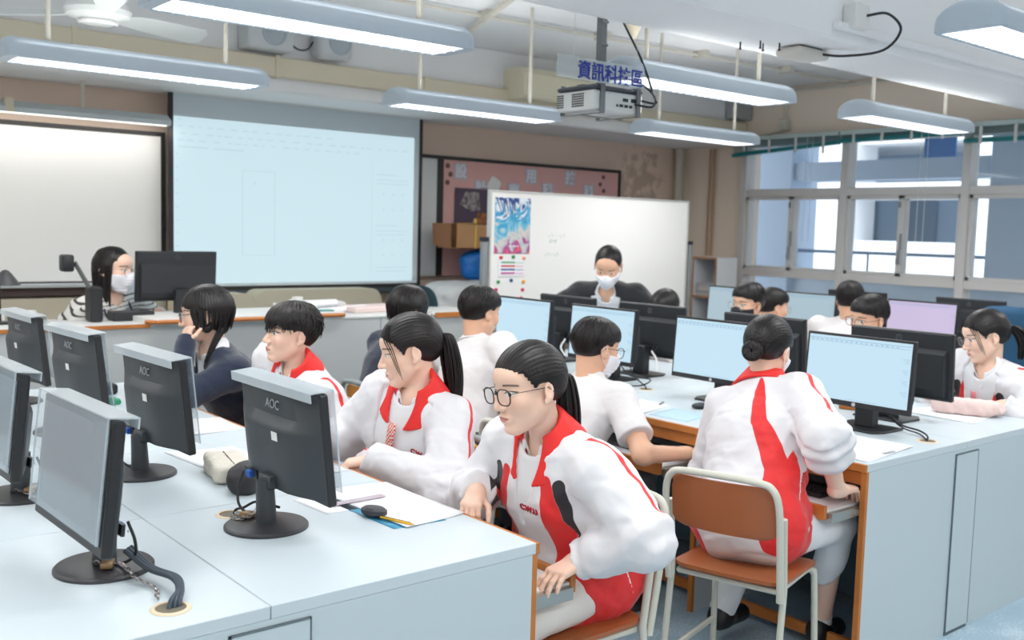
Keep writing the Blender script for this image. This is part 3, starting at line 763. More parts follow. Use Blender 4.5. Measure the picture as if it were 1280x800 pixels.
M_print = mat('grey_print', (150, 152, 158), .8)

def floor_mat():
    m = mat('vinyl_floor', (168, 190, 204), .38); nt = m.node_tree; p = nt.nodes['Principled BSDF']; L = nt.links
    tc = nt.nodes.new('ShaderNodeTexCoord'); n = nt.nodes.new('ShaderNodeTexNoise'); n.inputs['Scale'].default_value = 90; n.inputs['Detail'].default_value = 3
    n2 = nt.nodes.new('ShaderNodeTexNoise'); n2.inputs['Scale'].default_value = 5; n2.inputs['Detail'].default_value = 5
    L.new(tc.outputs['Object'], n.inputs['Vector']); L.new(tc.outputs['Object'], n2.inputs['Vector'])
    a = nt.nodes.new('ShaderNodeMath'); a.operation = 'ADD'; L.new(n.outputs[0], a.inputs[0]); L.new(n2.outputs[0], a.inputs[1])
    r = nt.nodes.new('ShaderNodeValToRGB'); r.color_ramp.elements[0].position = .38*2/2+.1; r.color_ramp.elements[0].color = srgb(150, 174, 190); r.color_ramp.elements[1].position = .62; r.color_ramp.elements[1].color = srgb(186, 205, 216)
    h = nt.nodes.new('ShaderNodeMath'); h.operation = 'MULTIPLY'; h.inputs[1].default_value = .5; L.new(a.outputs[0], h.inputs[0]); L.new(h.outputs[0], r.inputs[0]); L.new(r.outputs[0], p.inputs['Base Color'])
    return m
X0, Y0, X1, Y1, ZC = -4.0, -3.5, 8.0, 7.0, 2.9
struct('floor', box(NB(), X0, X1, Y0, Y1, -.1, 0), floor_mat())
struct('ceiling', box(NB(), X0, X1+.2, Y0, Y1+.2, ZC, ZC+.15), M_ceil)
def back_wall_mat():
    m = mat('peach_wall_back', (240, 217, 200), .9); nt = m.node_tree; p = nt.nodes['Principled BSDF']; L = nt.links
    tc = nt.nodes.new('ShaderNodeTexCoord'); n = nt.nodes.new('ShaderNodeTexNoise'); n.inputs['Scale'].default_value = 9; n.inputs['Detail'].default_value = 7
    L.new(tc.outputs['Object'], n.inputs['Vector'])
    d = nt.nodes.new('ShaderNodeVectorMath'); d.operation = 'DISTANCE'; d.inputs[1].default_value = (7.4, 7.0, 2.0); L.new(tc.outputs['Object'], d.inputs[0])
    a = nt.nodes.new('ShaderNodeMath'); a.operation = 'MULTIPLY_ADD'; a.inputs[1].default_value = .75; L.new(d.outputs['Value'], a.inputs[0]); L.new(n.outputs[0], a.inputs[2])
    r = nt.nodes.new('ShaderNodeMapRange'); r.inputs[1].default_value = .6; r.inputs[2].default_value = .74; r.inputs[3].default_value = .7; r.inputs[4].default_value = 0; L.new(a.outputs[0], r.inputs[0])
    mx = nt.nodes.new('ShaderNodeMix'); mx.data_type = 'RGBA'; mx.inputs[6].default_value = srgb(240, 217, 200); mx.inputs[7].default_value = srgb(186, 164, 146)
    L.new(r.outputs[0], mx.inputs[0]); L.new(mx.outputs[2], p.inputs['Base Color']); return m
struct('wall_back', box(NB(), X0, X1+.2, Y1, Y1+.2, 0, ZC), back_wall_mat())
# window wall: piers, sill wall and head around the strip of windows
WY0, WY1, WZ0, WZ1 = -2.6, 6.13, .94, 2.42
bm = NB(); box(bm, X1, X1+.2, WY1, Y1, 0, ZC); box(bm, X1, X1+.2, Y0, WY0, 0, ZC); box(bm, X1, X1+.2, WY0, WY1, 0, WZ0); box(bm, X1, X1+.2, WY0, WY1, WZ1, ZC)
struct('wall_right', bm, M_wallw)
struct('wall_left', box(NB(), X0-.2, X0, Y0, Y1+.2, 0, ZC), M_wallw)
struct('wall_front', box(NB(), X0-.2, X1+.2, Y0-.2, Y0, 0, ZC), M_wallw)
struct('trim_1', box(NB(), X0, X1, 2.57, 3.02, 2.38, ZC, .012), M_beam)
struct('trim_2', box(NB(), X0, X1, 6.23, Y1, 2.38, ZC, .012), M_beam)
bm = NB(); box(bm, X0, X1, 6.16, 6.228, 2.47, 2.60, .008)
for x in (1.75, 3.02, 4.2, 5.9): box(bm, x, x+.03, 6.152, 6.23, 2.465, 2.605)
struct('trim_3', bm, M_cream)
# window frames: heavy mullions, transoms, casement stiles
bm = NB(); ys = [6.13, 5.03, 3.93, 2.83, 1.73, .63, -.47, -1.57, -2.6]
for y in ys: box(bm, 7.93, 8.07, y-.035, y+.035, WZ0, WZ1, .004)
for z0, z1 in ((.94, .985), (1.125, 1.195), (1.885, 1.955), (2.36, 2.42)): box(bm, 7.94, 8.06, WY0, WY1, z0, z1, .004)
wf = struct('window_1', bm, M_frame)
for a, b in zip(ys, ys[1:]):
    m_ = (a+b)/2; bm = NB()
    for y0, y1 in ((b+.035, m_), (m_, a-.035)):
        for q in ((y0, y0+.028, 1.195, 1.885), (y1-.028, y1, 1.195, 1.885), (y0, y1, 1.195, 1.225), (y0, y1, 1.855, 1.885)):
            box(bm, 7.955, 8.045, q[0], q[1], q[2], q[3], .002)
    cf = obj('casement', bm, M_frame, wf); 
    bm = NB(); box(bm, 7.93, 7.955, m_-.022, m_-.01, 1.42, 1.56, .003); box(bm, 7.90, 7.93, m_-.025, m_-.012, 1.30, 1.42, .003)
    for z in (1.3, 1.78): box(bm, 7.94, 7.957, m_+.005, m_+.02, z, z+.05)
    obj('handle', bm, M_grey, cf)
    bm = NB(); box(bm, 7.998, 8.002, b+.03, a-.03, .98, 1.13); box(bm, 7.998, 8.002, b+.03, a-.03, 1.95, 2.37); box(bm, 7.998, 8.002, b+.05, m_-.02, 1.22, 1.86); box(bm, 7.998, 8.002, m_+.02, a-.05, 1.22, 1.86)
    obj('pane', bm, mat('window_glass', (214, 232, 244), .02, alpha=.10), wf)
struct('trim_4', box(NB(), 7.80, 7.93, 2.2, 6.2, .90, .94, .005), M_wallw)

# outside the windows
M_out = mat('blue_grey_render', (172, 192, 214), .9, noise=(2, .3, (160, 182, 206))); M_outw = mat('white_render', (228, 233, 238), .8)
M_slab = mat('corridor_floor', (190, 196, 200), .9)
bm = NB(); box(bm, 8.2, 10.1, -6, 14, -.3, 0); struct('floor_outside', bm, M_slab)
struct('ceiling_outside', box(NB(), 8.2, 10.1, -6, 14, 2.95, 3.2), mat('corridor_soffit', (240, 244, 248), .9))
t = tag(obj('corridor_beam', box(NB(), 9.45, 9.75, -6, 14, 2.12, 2.32), M_out), 'blue-grey concrete beam along the corridor outside the windows', 'beam')
for i, (y0, y1, lb) in enumerate(((6.6, 7.35, 'blue-grey concrete pillar outside the window pane nearest the room corner'), (3.4, 4.43, 'blue-grey concrete pillar outside the window at the right edge of the photo'))):
    tag(obj('concrete_pillar', box(NB(), 9.4, 9.9, y0, y1, -.3, 5.5, .01), M_out), lb, 'pillar')
tag(obj('parapet_wall', box(NB(), 9.5, 9.7, -6, 14, -.3, 1.14), mat('parapet_paint', (176, 194, 212), .9)), 'pale blue-grey parapet wall of the corridor beyond the lower window panes', 'wall')
rl = empty('corridor_railing', (9.6, 5, 1.14), 0, 'thin dark blue railing above the corridor parapet outside', 'railing'); Mr = mat('railing_blue', (88, 116, 148), .5)
bm = NB(); tube(bm, [(0, -9, .22), (0, 8, .22)], .018); obj('rail', bm, Mr, rl)
for i in range(9): bm = NB(); tube(bm, [(0, -6+i*1.35, 0), (0, -6+i*1.35, .22)], .012); obj('post', bm, Mr, rl)
bl = empty('school_building', (20, 9, -3.28), 0, 'white building across the yard with open corridors and parapets', 'building')
bm = NB()
for z in range(0, 12, 3): box(bm, 0, .3, -22, 22, z+3.85-.0, z+4.75); box(bm, .3, 3, -22, 22, z+3.85, z+4.0); box(bm, -.1, .6, -22, 22, z+5.65, z+6.0)
obj('parapet', bm, M_outw, bl)
bm = NB(); box(bm, 3, 3.2, -22, 22, 0, 15)
obj('corridor_wall', bm, mat('corridor_wall', (150, 176, 200), .9), bl)
for i, (y, wd) in enumerate(((-12, .6), (-9, .6), (-6, .6), (-2.9, .6), (.2, .6), (3.3, 2.3), (8, .6))):
    obj('column', box(NB(), -.15, .7, y, y+wd, 0, 15), M_outw, bl)
for i in range(14):
    obj('corridor_door', box(NB(), 2.9, 3.0, -13+i*1.6, -12.3+i*1.6, 4, 6.0 if i % 3 else 5.4), mat('door_dark', (92, 118, 146), .7) if i % 3 else mat('door_pale', (214, 224, 230), .7), bl)
tag(obj('banner', box(NB(), 10.0, 10.03, 5.08, 5.42, 2.3, 2.95, .004), mat('banner_blue', (24, 92, 150), .7)), 'dark blue banner hanging outside behind the upper window pane', 'banner')

# teal blinds drawn up above the windows
M_teal = mat('teal_rail', (22, 128, 132), .5); M_slat = mat('teal_slats', (120, 168, 176), .6)
for (y0, y1, zl, zr, lb) in ((5.06, 6.22, 2.335, 2.265, 'teal venetian blind pulled up crookedly over the window nearest the corner'), (3.97, 5.04, 2.355, 2.345, 'teal venetian blind pulled up over the middle window, above the projector side'), (2.85, 3.93, 2.29, 2.29, 'teal venetian blind hanging a little lower over the rightmost window')):
    t = empty('window_blind', (7.88, (y0+y1)/2, 2.42), 0, lb, 'blind', 'blinds above the windows'); h = (y1-y0)/2
    obj('head_rail', box(NB(), -.03, .03, -h, h, -.01, .03, .003), mat('blind_head', (196, 212, 212), .5), t)
    bm = NB(); prism(bm, [(-h, zl-2.42), (h, zr-2.42), (h, zr-2.39), (-h, zl-2.39)], 'x', -.026, .026); obj('bottom_rail', bm, M_teal, t)
    bm = NB(); n = 7
    for i in range(1, n):
        f = i/n; prism(bm, [(-h, (zl-2.40)*f-.001), (h, (zr-2.40)*f-.001), (h, (zr-2.40)*f+.001), (-h, (zl-2.40)*f+.001)], 'x', -.022, .022)
    obj('slats', bm, M_slat, t)
    for f in (-.75, -.25, .25, .75): obj('ladder_tape', box(NB(), -.030, -.026, h*f-.012, h*f+.012, (zl+zr)/2-2.43-.5*f*(zl-zr)*-1-.005, 0), M_white, t)
    for dy in (0, .06): obj('cord', tube(NB(), [(-.03, -h+.25+dy, 0), (-.03, -h+.25+dy, -.95)], .0022, 5), M_white, t)

# ------------------------------------------------------------------ ceiling fittings
M_lampbody = mat('lamp_housing', (196, 210, 222), .35); M_lit = mat('lit_louvre', (255, 255, 255), .6, emit=(250, 252, 255), estr=2.6); M_louv = mat('louvre', (238, 238, 238), .4, emit=(250, 250, 255), estr=.5)
def make_lamp():
    t = empty('ceiling_light', (0, 0, 0), 0, '-', 'ceiling light', 'fluorescent ceiling lights')
    L_, Wd = .62, .12
    bm = NB(); prof = [(-Wd, 0), (-Wd, .03)]+[(-Wd*math.cos(a), .03+.07*math.sin(a)) for a in [PI*i/10 for i in range(1, 10)]]+[(Wd, .03), (Wd, 0), (Wd-.02, 0), (Wd-.02, .02), (-Wd+.02, .02), (-Wd+.02, 0)]
    prism(bm, prof, 'x', -L_+.05, L_-.05); obj('housing', bm, M_lampbody, t, True)
    for s in (-1, 1):
        bm = NB(); pts = []
        for j in range(7):
            a = j/6*PI/2; x = s*(L_-.05+.05*math.sin(a)); sc = math.cos(a)*.35+.65
            pts.append([bm.verts.new((x, y*sc, max(0, z)*sc+.002)) for y, z in prof[:-4]])
        for A, B in zip(pts, pts[1:]):
            for i in range(len(A)): bm.faces.new((A[i], A[(i+1) % len(A)], B[(i+1) % len(A)], B[i]))
        bm.faces.new(pts[0]); bm.faces.new(pts[-1][::-1]); obj('end_cap', bm, M_lampbody, t, True)
    obj('diffuser', box(NB(), -L_+.05, L_-.05, -Wd+.022, Wd-.022, .012, .018), M_lit, t)
    bm = NB()
    for i in range(24): x = -L_+.07+i*(2*L_-.14)/23; box(bm, x-.0012, x+.0012, -Wd+.022, Wd-.022, -.002, .012)
    for y in (-.03, .03): box(bm, -L_+.05, L_-.05, y-.0012, y+.0012, -.002, .012)
    obj('louvre', bm, M_louv, t)
    for x in (-.42, .42): bm = NB(); tube(bm, [(x, 0, .09), (x, 0, .70)], .011, 8); obj('hanging_rod', bm, M_rod, t)
    return t
lamp0 = make_lamp()
LP = [(1.78, 3.27, 'long fluorescent ceiling light at top left, its bright grid facing the camera'), (1.71, 4.9, 'fluorescent ceiling light hanging in front of the left whiteboard'), (3.73, 4.9, 'fluorescent ceiling light right of the projection screen, left of the projector'),
      (3.86, 3.24, 'fluorescent ceiling light directly right of the hanging blue-lettered sign'), (5.72, 4.85, 'farthest fluorescent ceiling light, near the corner column'), (5.75, 3.22, 'fluorescent ceiling light hanging in front of the window wall'), (3.85, 1.64, 'nearest fluorescent ceiling light, cut by the top right corner of the photo')]
for i, (x, y, lb) in enumerate(LP):
    o = lamp0 if i == 0 else dup(lamp0, (x, y, 2.2), 0)
    o.location = (x, y, 2.2); o['label'] = lb
for (x, y) in [(x, y) for x, y, _ in LP]+[(1.8, 1.64), (-.2, 3.25), (-.2, 4.9), (-.2, 1.64), (5.9, 1.64), (1.8, 0), (3.85, 0), (5.9, 0), (-.2, 0), (-2.2, 0), (-2.2, 1.64), (-2.2, 3.25), (-2.2, 4.9), (1.8, -1.7), (-.2, -1.7), (3.85, -1.7), (-2.2, -1.7)]:
    ld = bpy.data.lights.new('lamp_light', 'AREA'); ld.shape = 'RECTANGLE'; ld.size = 1.1; ld.size_y = .2; ld.energy = LAMP_W; ld.color = (1, .985, .96)
    lo_ = bpy.data.objects.new('lamp_light', ld); C.objects.link(lo_); lo_.location = (x, y, 2.19)
    lu = ld.copy(); lu.energy = UPFILL_W/2; lu.size_y = .04
    for dy in (-.14, .14): lo_ = bpy.data.objects.new('ceiling_fill', lu); C.objects.link(lo_); lo_.location = (x, y+dy, 2.26); lo_.rotation_euler = (PI, 0, 0)  # added fill aimed at the ceiling; the housings themselves are closed on top
# ceiling conduits
bm = NB(); tube(bm, [(2.0, 5.3, 2.87), (7.9, 5.02, 2.87)], .012, 8)
for x in (3, 4, 5, 6, 7): box(bm, x-.02, x+.02, 5.2-.03-(x-3)*.05, 5.3-(x-3)*.05, 2.85, 2.9)
tag(obj('ceiling_conduit', bm, M_rod), 'thin cream conduit running along the ceiling behind the hanging lights', 'conduit')
bm = NB(); tube(bm, [(3.1, 3.1, 2.85), (4.4, 6.1, 2.85)], .02, 8); tag(obj('ceiling_pipe', bm, M_rod), 'cream pipe crossing the ceiling towards the beam by the projector', 'pipe')
bm = NB(); tube(bm, [(7.96, 6.2, 2.86), (7.96, 3.05, 2.86)], .016, 8); tube(bm, [(7.96, 5.7, 2.86), (7.96, 5.7, 2.5), (7.96, 6.05, 2.45)], .014, 8); box(bm, 7.92, 8.0, 5.66, 5.74, 2.5, 2.6, .006)
tag(obj('wall_conduit', bm, M_rod), 'rusty cream conduit with a junction box above the window blinds', 'conduit')
bm = NB(); tube(bm, [(6.0, 2.62, 2.56), (2.6, 2.62-.07, 2.60)], .001, 4); bm.free()
bm = NB(); box(bm, 3.9, 8, 2.535, 2.57, 2.42, 2.45, .004); tag(obj('cable_duct', bm, M_beam), 'white cable duct along the side of the near ceiling beam', 'duct')
# access point on the beam soffit, its socket and cable
t = empty('wireless_access_point', (4.02, 2.8, 2.38), 0, 'white wireless access point under the ceiling beam', 'access point')
obj('case', box(NB(), -.12, .12, -.07, .07, -.05, -.006, .018, seg=3), mat('ap_case', (216, 212, 204), .5), t, True); obj('bracket', box(NB(), -.08, .08, -.05, .05, -.008, 0), M_black, t)
tag(obj('socket_box', box(NB(), 3.97, 4.08, 2.50, 2.57, 2.43, 2.54, .006), M_white), 'square white socket box on the side of the near ceiling beam', 'socket')
bm = NB(); tube(bm, bez([(4.05, 2.50, 2.49), (4.12, 2.44, 2.50), (4.2, 2.42, 2.44), (4.2, 2.5, 2.36), (4.14, 2.66, 2.345), (4.06, 2.75, 2.355), (3.93, 2.86, 2.372)], 6), .006, 8); tag(obj('network_cable', bm, M_cable), 'black cable looping from the white socket box to the access point', 'cable')
for (x, y, nm) in ((3.70, 2.91, 'leftmost'), (3.80, 2.86, 'second from right'), (3.74, 2.83, 'second from left'), (3.84, 2.8, 'rightmost')):
    bm = NB(); tube(bm, [(x, y, 2.38), (x, y, 2.345)], .004, 6); lathe(bm, [(0, 2.345), (.007, 2.346), (.007, 2.35), (0, 2.352)], (x, y, 0), 8); tag(obj('bolt', bm, M_black), 'black bolt in the beam left of the access point, %s' % nm, 'bolt', 'bolts in the beam soffit')
# projector
t = empty('projector', (3.15, 3.24, 2.03), 0, 'grey-white projector hanging from the ceiling behind the hanging sign', 'projector')
Mp = mat('projector_case', (214, 218, 218), .45)
obj('case', box(NB(), -.155, .145, -.125, .115, 0, .085, .012, seg=2), Mp, t)
obj('lid', box(NB(), -.157, .147, -.127, .117, .088, .105, .008), mat('projector_lid', (74, 80, 90), .5), t)
bm = NB()
for i in range(6):
    for j in range(7): box(bm, -.158, -.153, .095-.09-j*.011, .101-.09-j*.011, .016+i*.010, .022+i*.010)
    for j in range(4): box(bm, -.158, -.153, .10-j*.011, .106-j*.011, .016+i*.010, .022+i*.010)
obj('vent', bm, M_black, t)
bm = NB()
for (x, z, w_, h_) in ((.0, .03, .02, .012), (.03, .03, .02, .012), (.06, .03, .016, .012), (.02, .055, .03, .014), (.07, .055, .03, .016), (.1, .03, .012, .03), (-.02, .03, .01, .01)): box(bm, x, x+w_, -.128, -.122, z-.008, z+h_-.008)
obj('port_panel', bm, M_black, t)
bm = NB(); lathe(bm, [(.026, 0), (.03, .02), (.03, .03), (.02, .032), (0, .028)], (0, 0, 0), 20, TR(0.05, .112, .045) @ Matrix.Rotation(-PI/2, 4, 'X')); obj('objective', bm, M_black, t, True)
bm = NB(); box(bm, -.016, .016, -.016, .016, .19, .87); box(bm, -.012, .012, -.012, .012, .11, .30); box(bm, -.12, .12, -.02, .02, .108, .116)
for x in (-.11, .11): box(bm, x-.012, x+.012, -.135, -.129, -.012, .12); box(bm, x-.012, x+.012, -.135, .12, -.014, -.01); box(bm, x-.012, x+.012, .118, .123, -.012, .12); box(bm, x-.012, x+.012, -.135, .12, .108, .112)
box(bm, -.13, .13, -.02, .0, -.018, -.014)
for z in (.3, .4, .5): tube(bm, [(-.02, -.017, z), (.02, -.017, z)], .006, 6)
obj('ceiling_mount', bm, mat('mount_steel', (122, 126, 130), .45, metal=.5), t)
bm = NB(); tube(bm, bez([(.13, -.13, .06), (.17, -.18, .05), (.18, -.15, .1), (.15, -.1, .25), (.10, .05, .55), (.14, .12, .80)], 6), .005, 6); tube(bm, bez([(.09, -.13, .04), (.13, -.2, .03), (.16, -.17, .09), (.14, -.06, .16), (.02, 0, .15)], 6), .005, 6); obj('cable', bm, M_cable, t)
# smoke sensor, sign
t = empty('smoke_detector', (3.62, 3.5, 2.9), 0, 'cream detector with a bulb tip hanging behind the ceiling beam', 'detector')
bm = NB(); lathe(bm, [(0, -.45), (.012, -.44), (.02, -.42), (.03, -.40), (.06, -.33), (.075, -.30), (.075, -.28), (.05, -.27), (.02, -.26), (.015, 0), (0, 0)], n=18); obj('housing', bm, M_cream, t, True)
t = empty('hanging_sign', (2.99, 3.06, 2.175), 0, 'clear hanging sign with five blue Chinese characters', 'sign')
obj('panel', box(NB(), -.26, .24, -.002, .002, -.045, .045), mat('clear_acrylic', (230, 240, 246), .05, alpha=.30), t)
Ml = mat('blue_letters', (24, 54, 160), .5); text('lettering', '資訊科技區', .078, Ml, t, TR(.045, -.004, -.008) @ Matrix.Rotation(PI/2, 4, 'X'), .001, offset=.0013)
bm = NB(); tube(bm, [(-.17, 0, .04), (-.17, .0, .725)], .0012, 4); tube(bm, [(.2, 0, .04), (.2, .0, .725)], .0012, 4); obj('string', bm, M_white, t)
# ceiling fan
t = empty('ceiling_fan', (1.60, 5.2, 2.48), 0, 'white ceiling fan with blades at the top left', 'fan')
bm = NB(); lathe(bm, [(0, -.02), (.07, -.018), (.085, -.012), (.092, .0), (.15, .02), (.16, .045), (.14, .08), (.06, .10), (.05, .13), (.02, .14), (.02, .42), (0, .42)], n=32); obj('motor_housing', bm, mat('fan_white', (226, 230, 228), .4), t, True)
bm = NB(); lathe(bm, [(.082, -.022), (.094, -.014), (.094, -.008), (.082, -.012)], n=32); obj('trim_ring', bm, mat('fan_ring', (245, 245, 245), .25), t, True)
for i in range(3):
    a = math.radians(18+120*i); bm = NB(); prism(bm, [(.12, -.03), (.26, -.065), (.62, -.075), (.66, -.04), (.66, .05), (.62, .07), (.24, .05), (.12, .03)], 'z', .03, .036, RZ(a) @ Matrix.Rotation(-.42, 4, 'X')); obj('blade', bm, MATS['fan_white'], t)
# air conditioner, loudspeakers on the far beam
t = empty('air_conditioner', (5.42, 6.11, 2.52), 0, 'cream wall air conditioner on the far beam behind the projector', 'air conditioner')
bm = NB(); prism(bm, [(-.14, .02), (-.12, .0), (.10, .0), (.12, .03), (.12, .24), (-.09, .24), (-.13, .19)], 'x', -.42, .42); obj('case', bm, mat('aircon_cream', (232, 226, 200), .5), t)
bm = NB(); 
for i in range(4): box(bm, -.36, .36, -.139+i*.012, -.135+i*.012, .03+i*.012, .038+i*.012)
obj('louvre', bm, mat('aircon_louvre', (150, 144, 120), .6), t)  # louvre strips, darker than the case
for x, lb, wd in ((2.94, 'square grey loudspeaker on the far beam, left one above the screen', .16), (3.42, 'rounded white loudspeaker on the far beam, right one above the screen', .13)):
    t = empty('wall_loudspeaker', (x, 6.13, 2.72), 0, lb, 'loudspeaker'); obj('cabinet', box(NB(), -wd, wd, -.08, .095, -.1, .12, .02 if wd == .16 else .05, seg=3), mat('speaker_grey', (206, 210, 212), .6), t, True)
    bm = NB(); lathe(bm, [(.0, .0), (.07, .0), (.075, .006), (.085, .006), (.085, -.004), (0, -.004)], n=24, M=TR(.02, -.082, .01) @ Matrix.Rotation(PI/2, 4, 'X')); obj('grille', bm, mat('speaker_cone', (176, 186, 194), .7), t, True)
bm = NB(); tube(bm, bez([(3.08, 6.15, 2.74), (3.15, 6.12, 2.66), (3.24, 6.14, 2.67), (3.30, 6.16, 2.74)], 6), .006, 6); tag(obj('loudspeaker_cable', bm, M_cable), 'black cable drooping between the two loudspeakers', 'cable')
bm = NB(); tube(bm, [(7.88, 6.90, 0), (7.88, 6.90, 2.38)], .045, 16); tag(obj('drain_pipe', bm, mat('pipe_cream', (206, 200, 190), .6)), 'vertical cream pipe in the far right corner of the room', 'pipe')
bm = NB(); tube(bm, [(7.97, 6.52, 1.3), (7.97, 6.52, 2.36)], .014, 8); tube(bm, [(7.975, 6.58, 1.3), (7.975, 6.58, 2.36)], .01, 8); tag(obj('electrical_conduit', bm, mat('conduit_tan', (190, 156, 128), .6)), 'tan conduit running up the window-side wall above the shelf', 'conduit')
tag(obj('column_box', box(NB(), 7.74, 7.99, 6.10, 6.226, 2.62, 2.89), mat('column_grey', (176, 178, 180), .8)), 'grey casing at the corner under the ceiling, left of the window blinds', 'casing')

# ------------------------------------------------------------------ front of the room
M_wb = mat('whiteboard_enamel', (244, 243, 240), .25, spec=.4); M_wbf = mat('black_frame', (40, 36, 36), .5)
def board(name, x0, x1, z0, z1, m, fm, label, cat, y=6.94, fw=.03, sides='LRTB'):
    t = empty(name, ((x0+x1)/2, y, z0), 0, label, cat); w2 = (x1-x0)/2; h = z1-z0
    obj('board', box(NB(), -w2, w2, -.015, .015, 0, h), m, t)
    bm = NB()
    if 'L' in sides: box(bm, -w2-fw, -w2, -.025, .02, -fw*('B' in sides), h+fw*('T' in sides))
    if 'R' in sides: box(bm, w2, w2+fw, -.025, .02, -fw*('B' in sides), h+fw*('T' in sides))
    if 'T' in sides: box(bm, -w2, w2, -.025, .02, h, h+fw)
    if 'B' in sides: box(bm, -w2, w2, -.025, .02, -fw, 0)
    if len(bm.verts): obj('frame', bm, fm, t)
    return t
t = board('whiteboard', -1.5, 2.54, 1.09, 2.08, M_wb, M_wbf, 'large blank whiteboard left of the projection screen', 'whiteboard')
obj('pen_tray', box(NB(), -2.0, 2.02, -.10, -.02, -.035, -.01, .004), mat('tray_grey', (190, 196, 200), .4, metal=.3), t)
obj('lower_rail', box(NB(), -2.0, 2.02, -.05, .0, -.09, -.035), mat('dark_rail', (70, 56, 56), .6), t)
t = board('narrow_whiteboard', 4.60, 4.87, 1.10, 2.08, mat('grey_board', (214, 216, 216), .4), M_wbf, 'narrow white board between the projection screen and the pink notice board', 'whiteboard', sides='TR')
t = board('notice_board', 4.93, 7.02, 1.10, 2.08, mat('pink_board', (222, 176, 170), .8, noise=(5, .4, (210, 160, 156))), M_wbf, 'pink notice board with Chinese characters behind the mobile whiteboard', 'notice board', sides='LTR')
Mtx = mat('board_letters', (226, 232, 240), .7); Mtb = mat('board_letter_edge', (130, 146, 178), .7)
for ch, x, z in (('設', 5.11, 1.99), ('計', 5.33, 1.86), ('應', 5.70, 1.85), ('用', 5.90, 1.99), ('科', 6.10, 1.87), ('技', 6.38, 2.0), ('科', 6.62, 1.88)):
    bm = NB(); box(bm, x-5.975-.068, x-5.975+.068, -.020, -.016, z-1.10-.068, z-1.10+.068); obj('letter_card', bm, mat('letter_card', (196, 190, 200), .8), t)
    text('letter', ch, .125, Mtx, t, TR(x-5.975, -.024, z-1.10-.006) @ Matrix.Rotation(PI/2, 4, 'X'), .002, offset=.003)
bm = NB(); prism(bm, rrect(.13, .13, .03, 2), 'y', -.024, -.016, TR(-.50, 0, .79) @ Matrix.Rotation(.5, 4, 'Y')); obj('white_tag', bm, M_white, t)
bm = NB()
for (x, z, r_) in ((-1.0, .93, .022), (-.97, .86, .022), (-1.0, .79, .022), (.84, .93, .02), (.80, .86, .02), (.85, .8, .02)): prism(bm, rrect(r_*2, r_*2, r_*.9, 2), 'y', -.022, -.016, TR(x, 0, z))
obj('badge', bm, mat('badge_brown', (116, 84, 84), .7), t)
t = empty('photo_poster', (5.36, 6.91, 1.55), 0, 'dark purple poster of photographs pinned on the pink notice board', 'poster')
obj('sheet', box(NB(), -.31, .22, 0, .006, 0, .30), mat('poster_purple', (88, 74, 92), .7), t)
bm = NB(); prism(bm, [(-.26, .16), (-.2, .27), (-.06, .27), (-.04, .12), (-.14, .10)], 'y', -.004, 0); obj('photo', bm, mat('photo_pale', (176, 168, 170), .7, noise=(22, 1, (60, 52, 54))), t)
bm = NB(); prism(bm, [(-.10, .0), (-.06, .10), (.06, .09), (.05, .0)], 'y', -.004, 0); prism(bm, [(.06, .12), (.12, .26), (.2, .24), (.2, .10)], 'y', -.004, 0); obj('photo', bm, mat('photo_brown', (190, 120, 70), .7, noise=(20, 1, (60, 48, 46))), t)
# lamp over the whiteboard
t = empty('whiteboard_light', (2.0, 6.75, 2.14), 0, 'long reflector lamp mounted above the left whiteboard', 'light')
bm = NB(); prism(bm, [(-.05, .0), (-.06, .03), (.02, .075), (.05, .06), (.05, .0)], 'x', -.98, .53); obj('reflector', bm, mat('reflector', (208, 218, 222), .4), t)
obj('tube', box(NB(), -.97, .5, -.045, -.03, -.006, .004), mat('tube_lit', (255, 255, 255), .5, emit=(255, 250, 240), estr=1.6), t)
bm = NB(); tube(bm, [(-.02, .0, .07), (-.02, 0, .24)], .012); tube(bm, [(-.9, .0, .07), (-.9, 0, .24)], .012); obj('hanging_rod', bm, M_rod, t); obj('end_bracket', box(NB(), -.49, -.44, -.06, .05, .0, .085), M_cream, t)
ld = bpy.data.lights.new('board_light', 'AREA'); ld.shape = 'RECTANGLE'; ld.size = 2.2; ld.size_y = .05; ld.energy = 3.5; ld.color = (1, .97, .92)
lo_ = bpy.data.objects.new('board_light', ld); C.objects.link(lo_); lo_.location = (1.5, 6.7, 2.12); lo_.rotation_euler = (math.radians(35), 0, 0)
# projection screen
t = empty('projection_screen', (3.60, 6.80, 1.05), 0, 'large black-edged projection screen showing a pale blue drawing window', 'projection screen')
sx0, sx1, sz0, sz1 = -1.02, 1.0, .0, 1.33
obj('screen_cloth', box(NB(), sx0, sx1, 0, .004, sz0, sz1), mat('screen_cloth', (212, 224, 230), .8), t)
bm = NB(); box(bm, sx0-.035, sx0, -.004, .006, sz0-.04, sz1); box(bm, sx1, sx1+.03, -.004, .006, sz0-.04, sz1); box(bm, sx0, sx1, -.004, .006, sz0-.04, sz0); obj('black_border', bm, M_wbf, t)
bm = NB(); tube(bm, [(sx0-.03, 0, sz0-.055), (sx1-.0, 0, sz0-.055)], .026, 12); obj('bottom_bar', bm, mat('screen_bar', (60, 68, 74), .5), t, True)
pj = obj('projected_image', box(NB(), sx0+.003, sx1-.05, -.002, 0, .02, 1.17), mat('projected_image', (90, 100, 104), .8, emit=(208, 233, 242), estr=.84), t)
bm = NB(); rs = random.Random(3)
def ui(x0, x1, z0, z1): box(bm, x0, x1, -.0035, -.002, z0, z1)
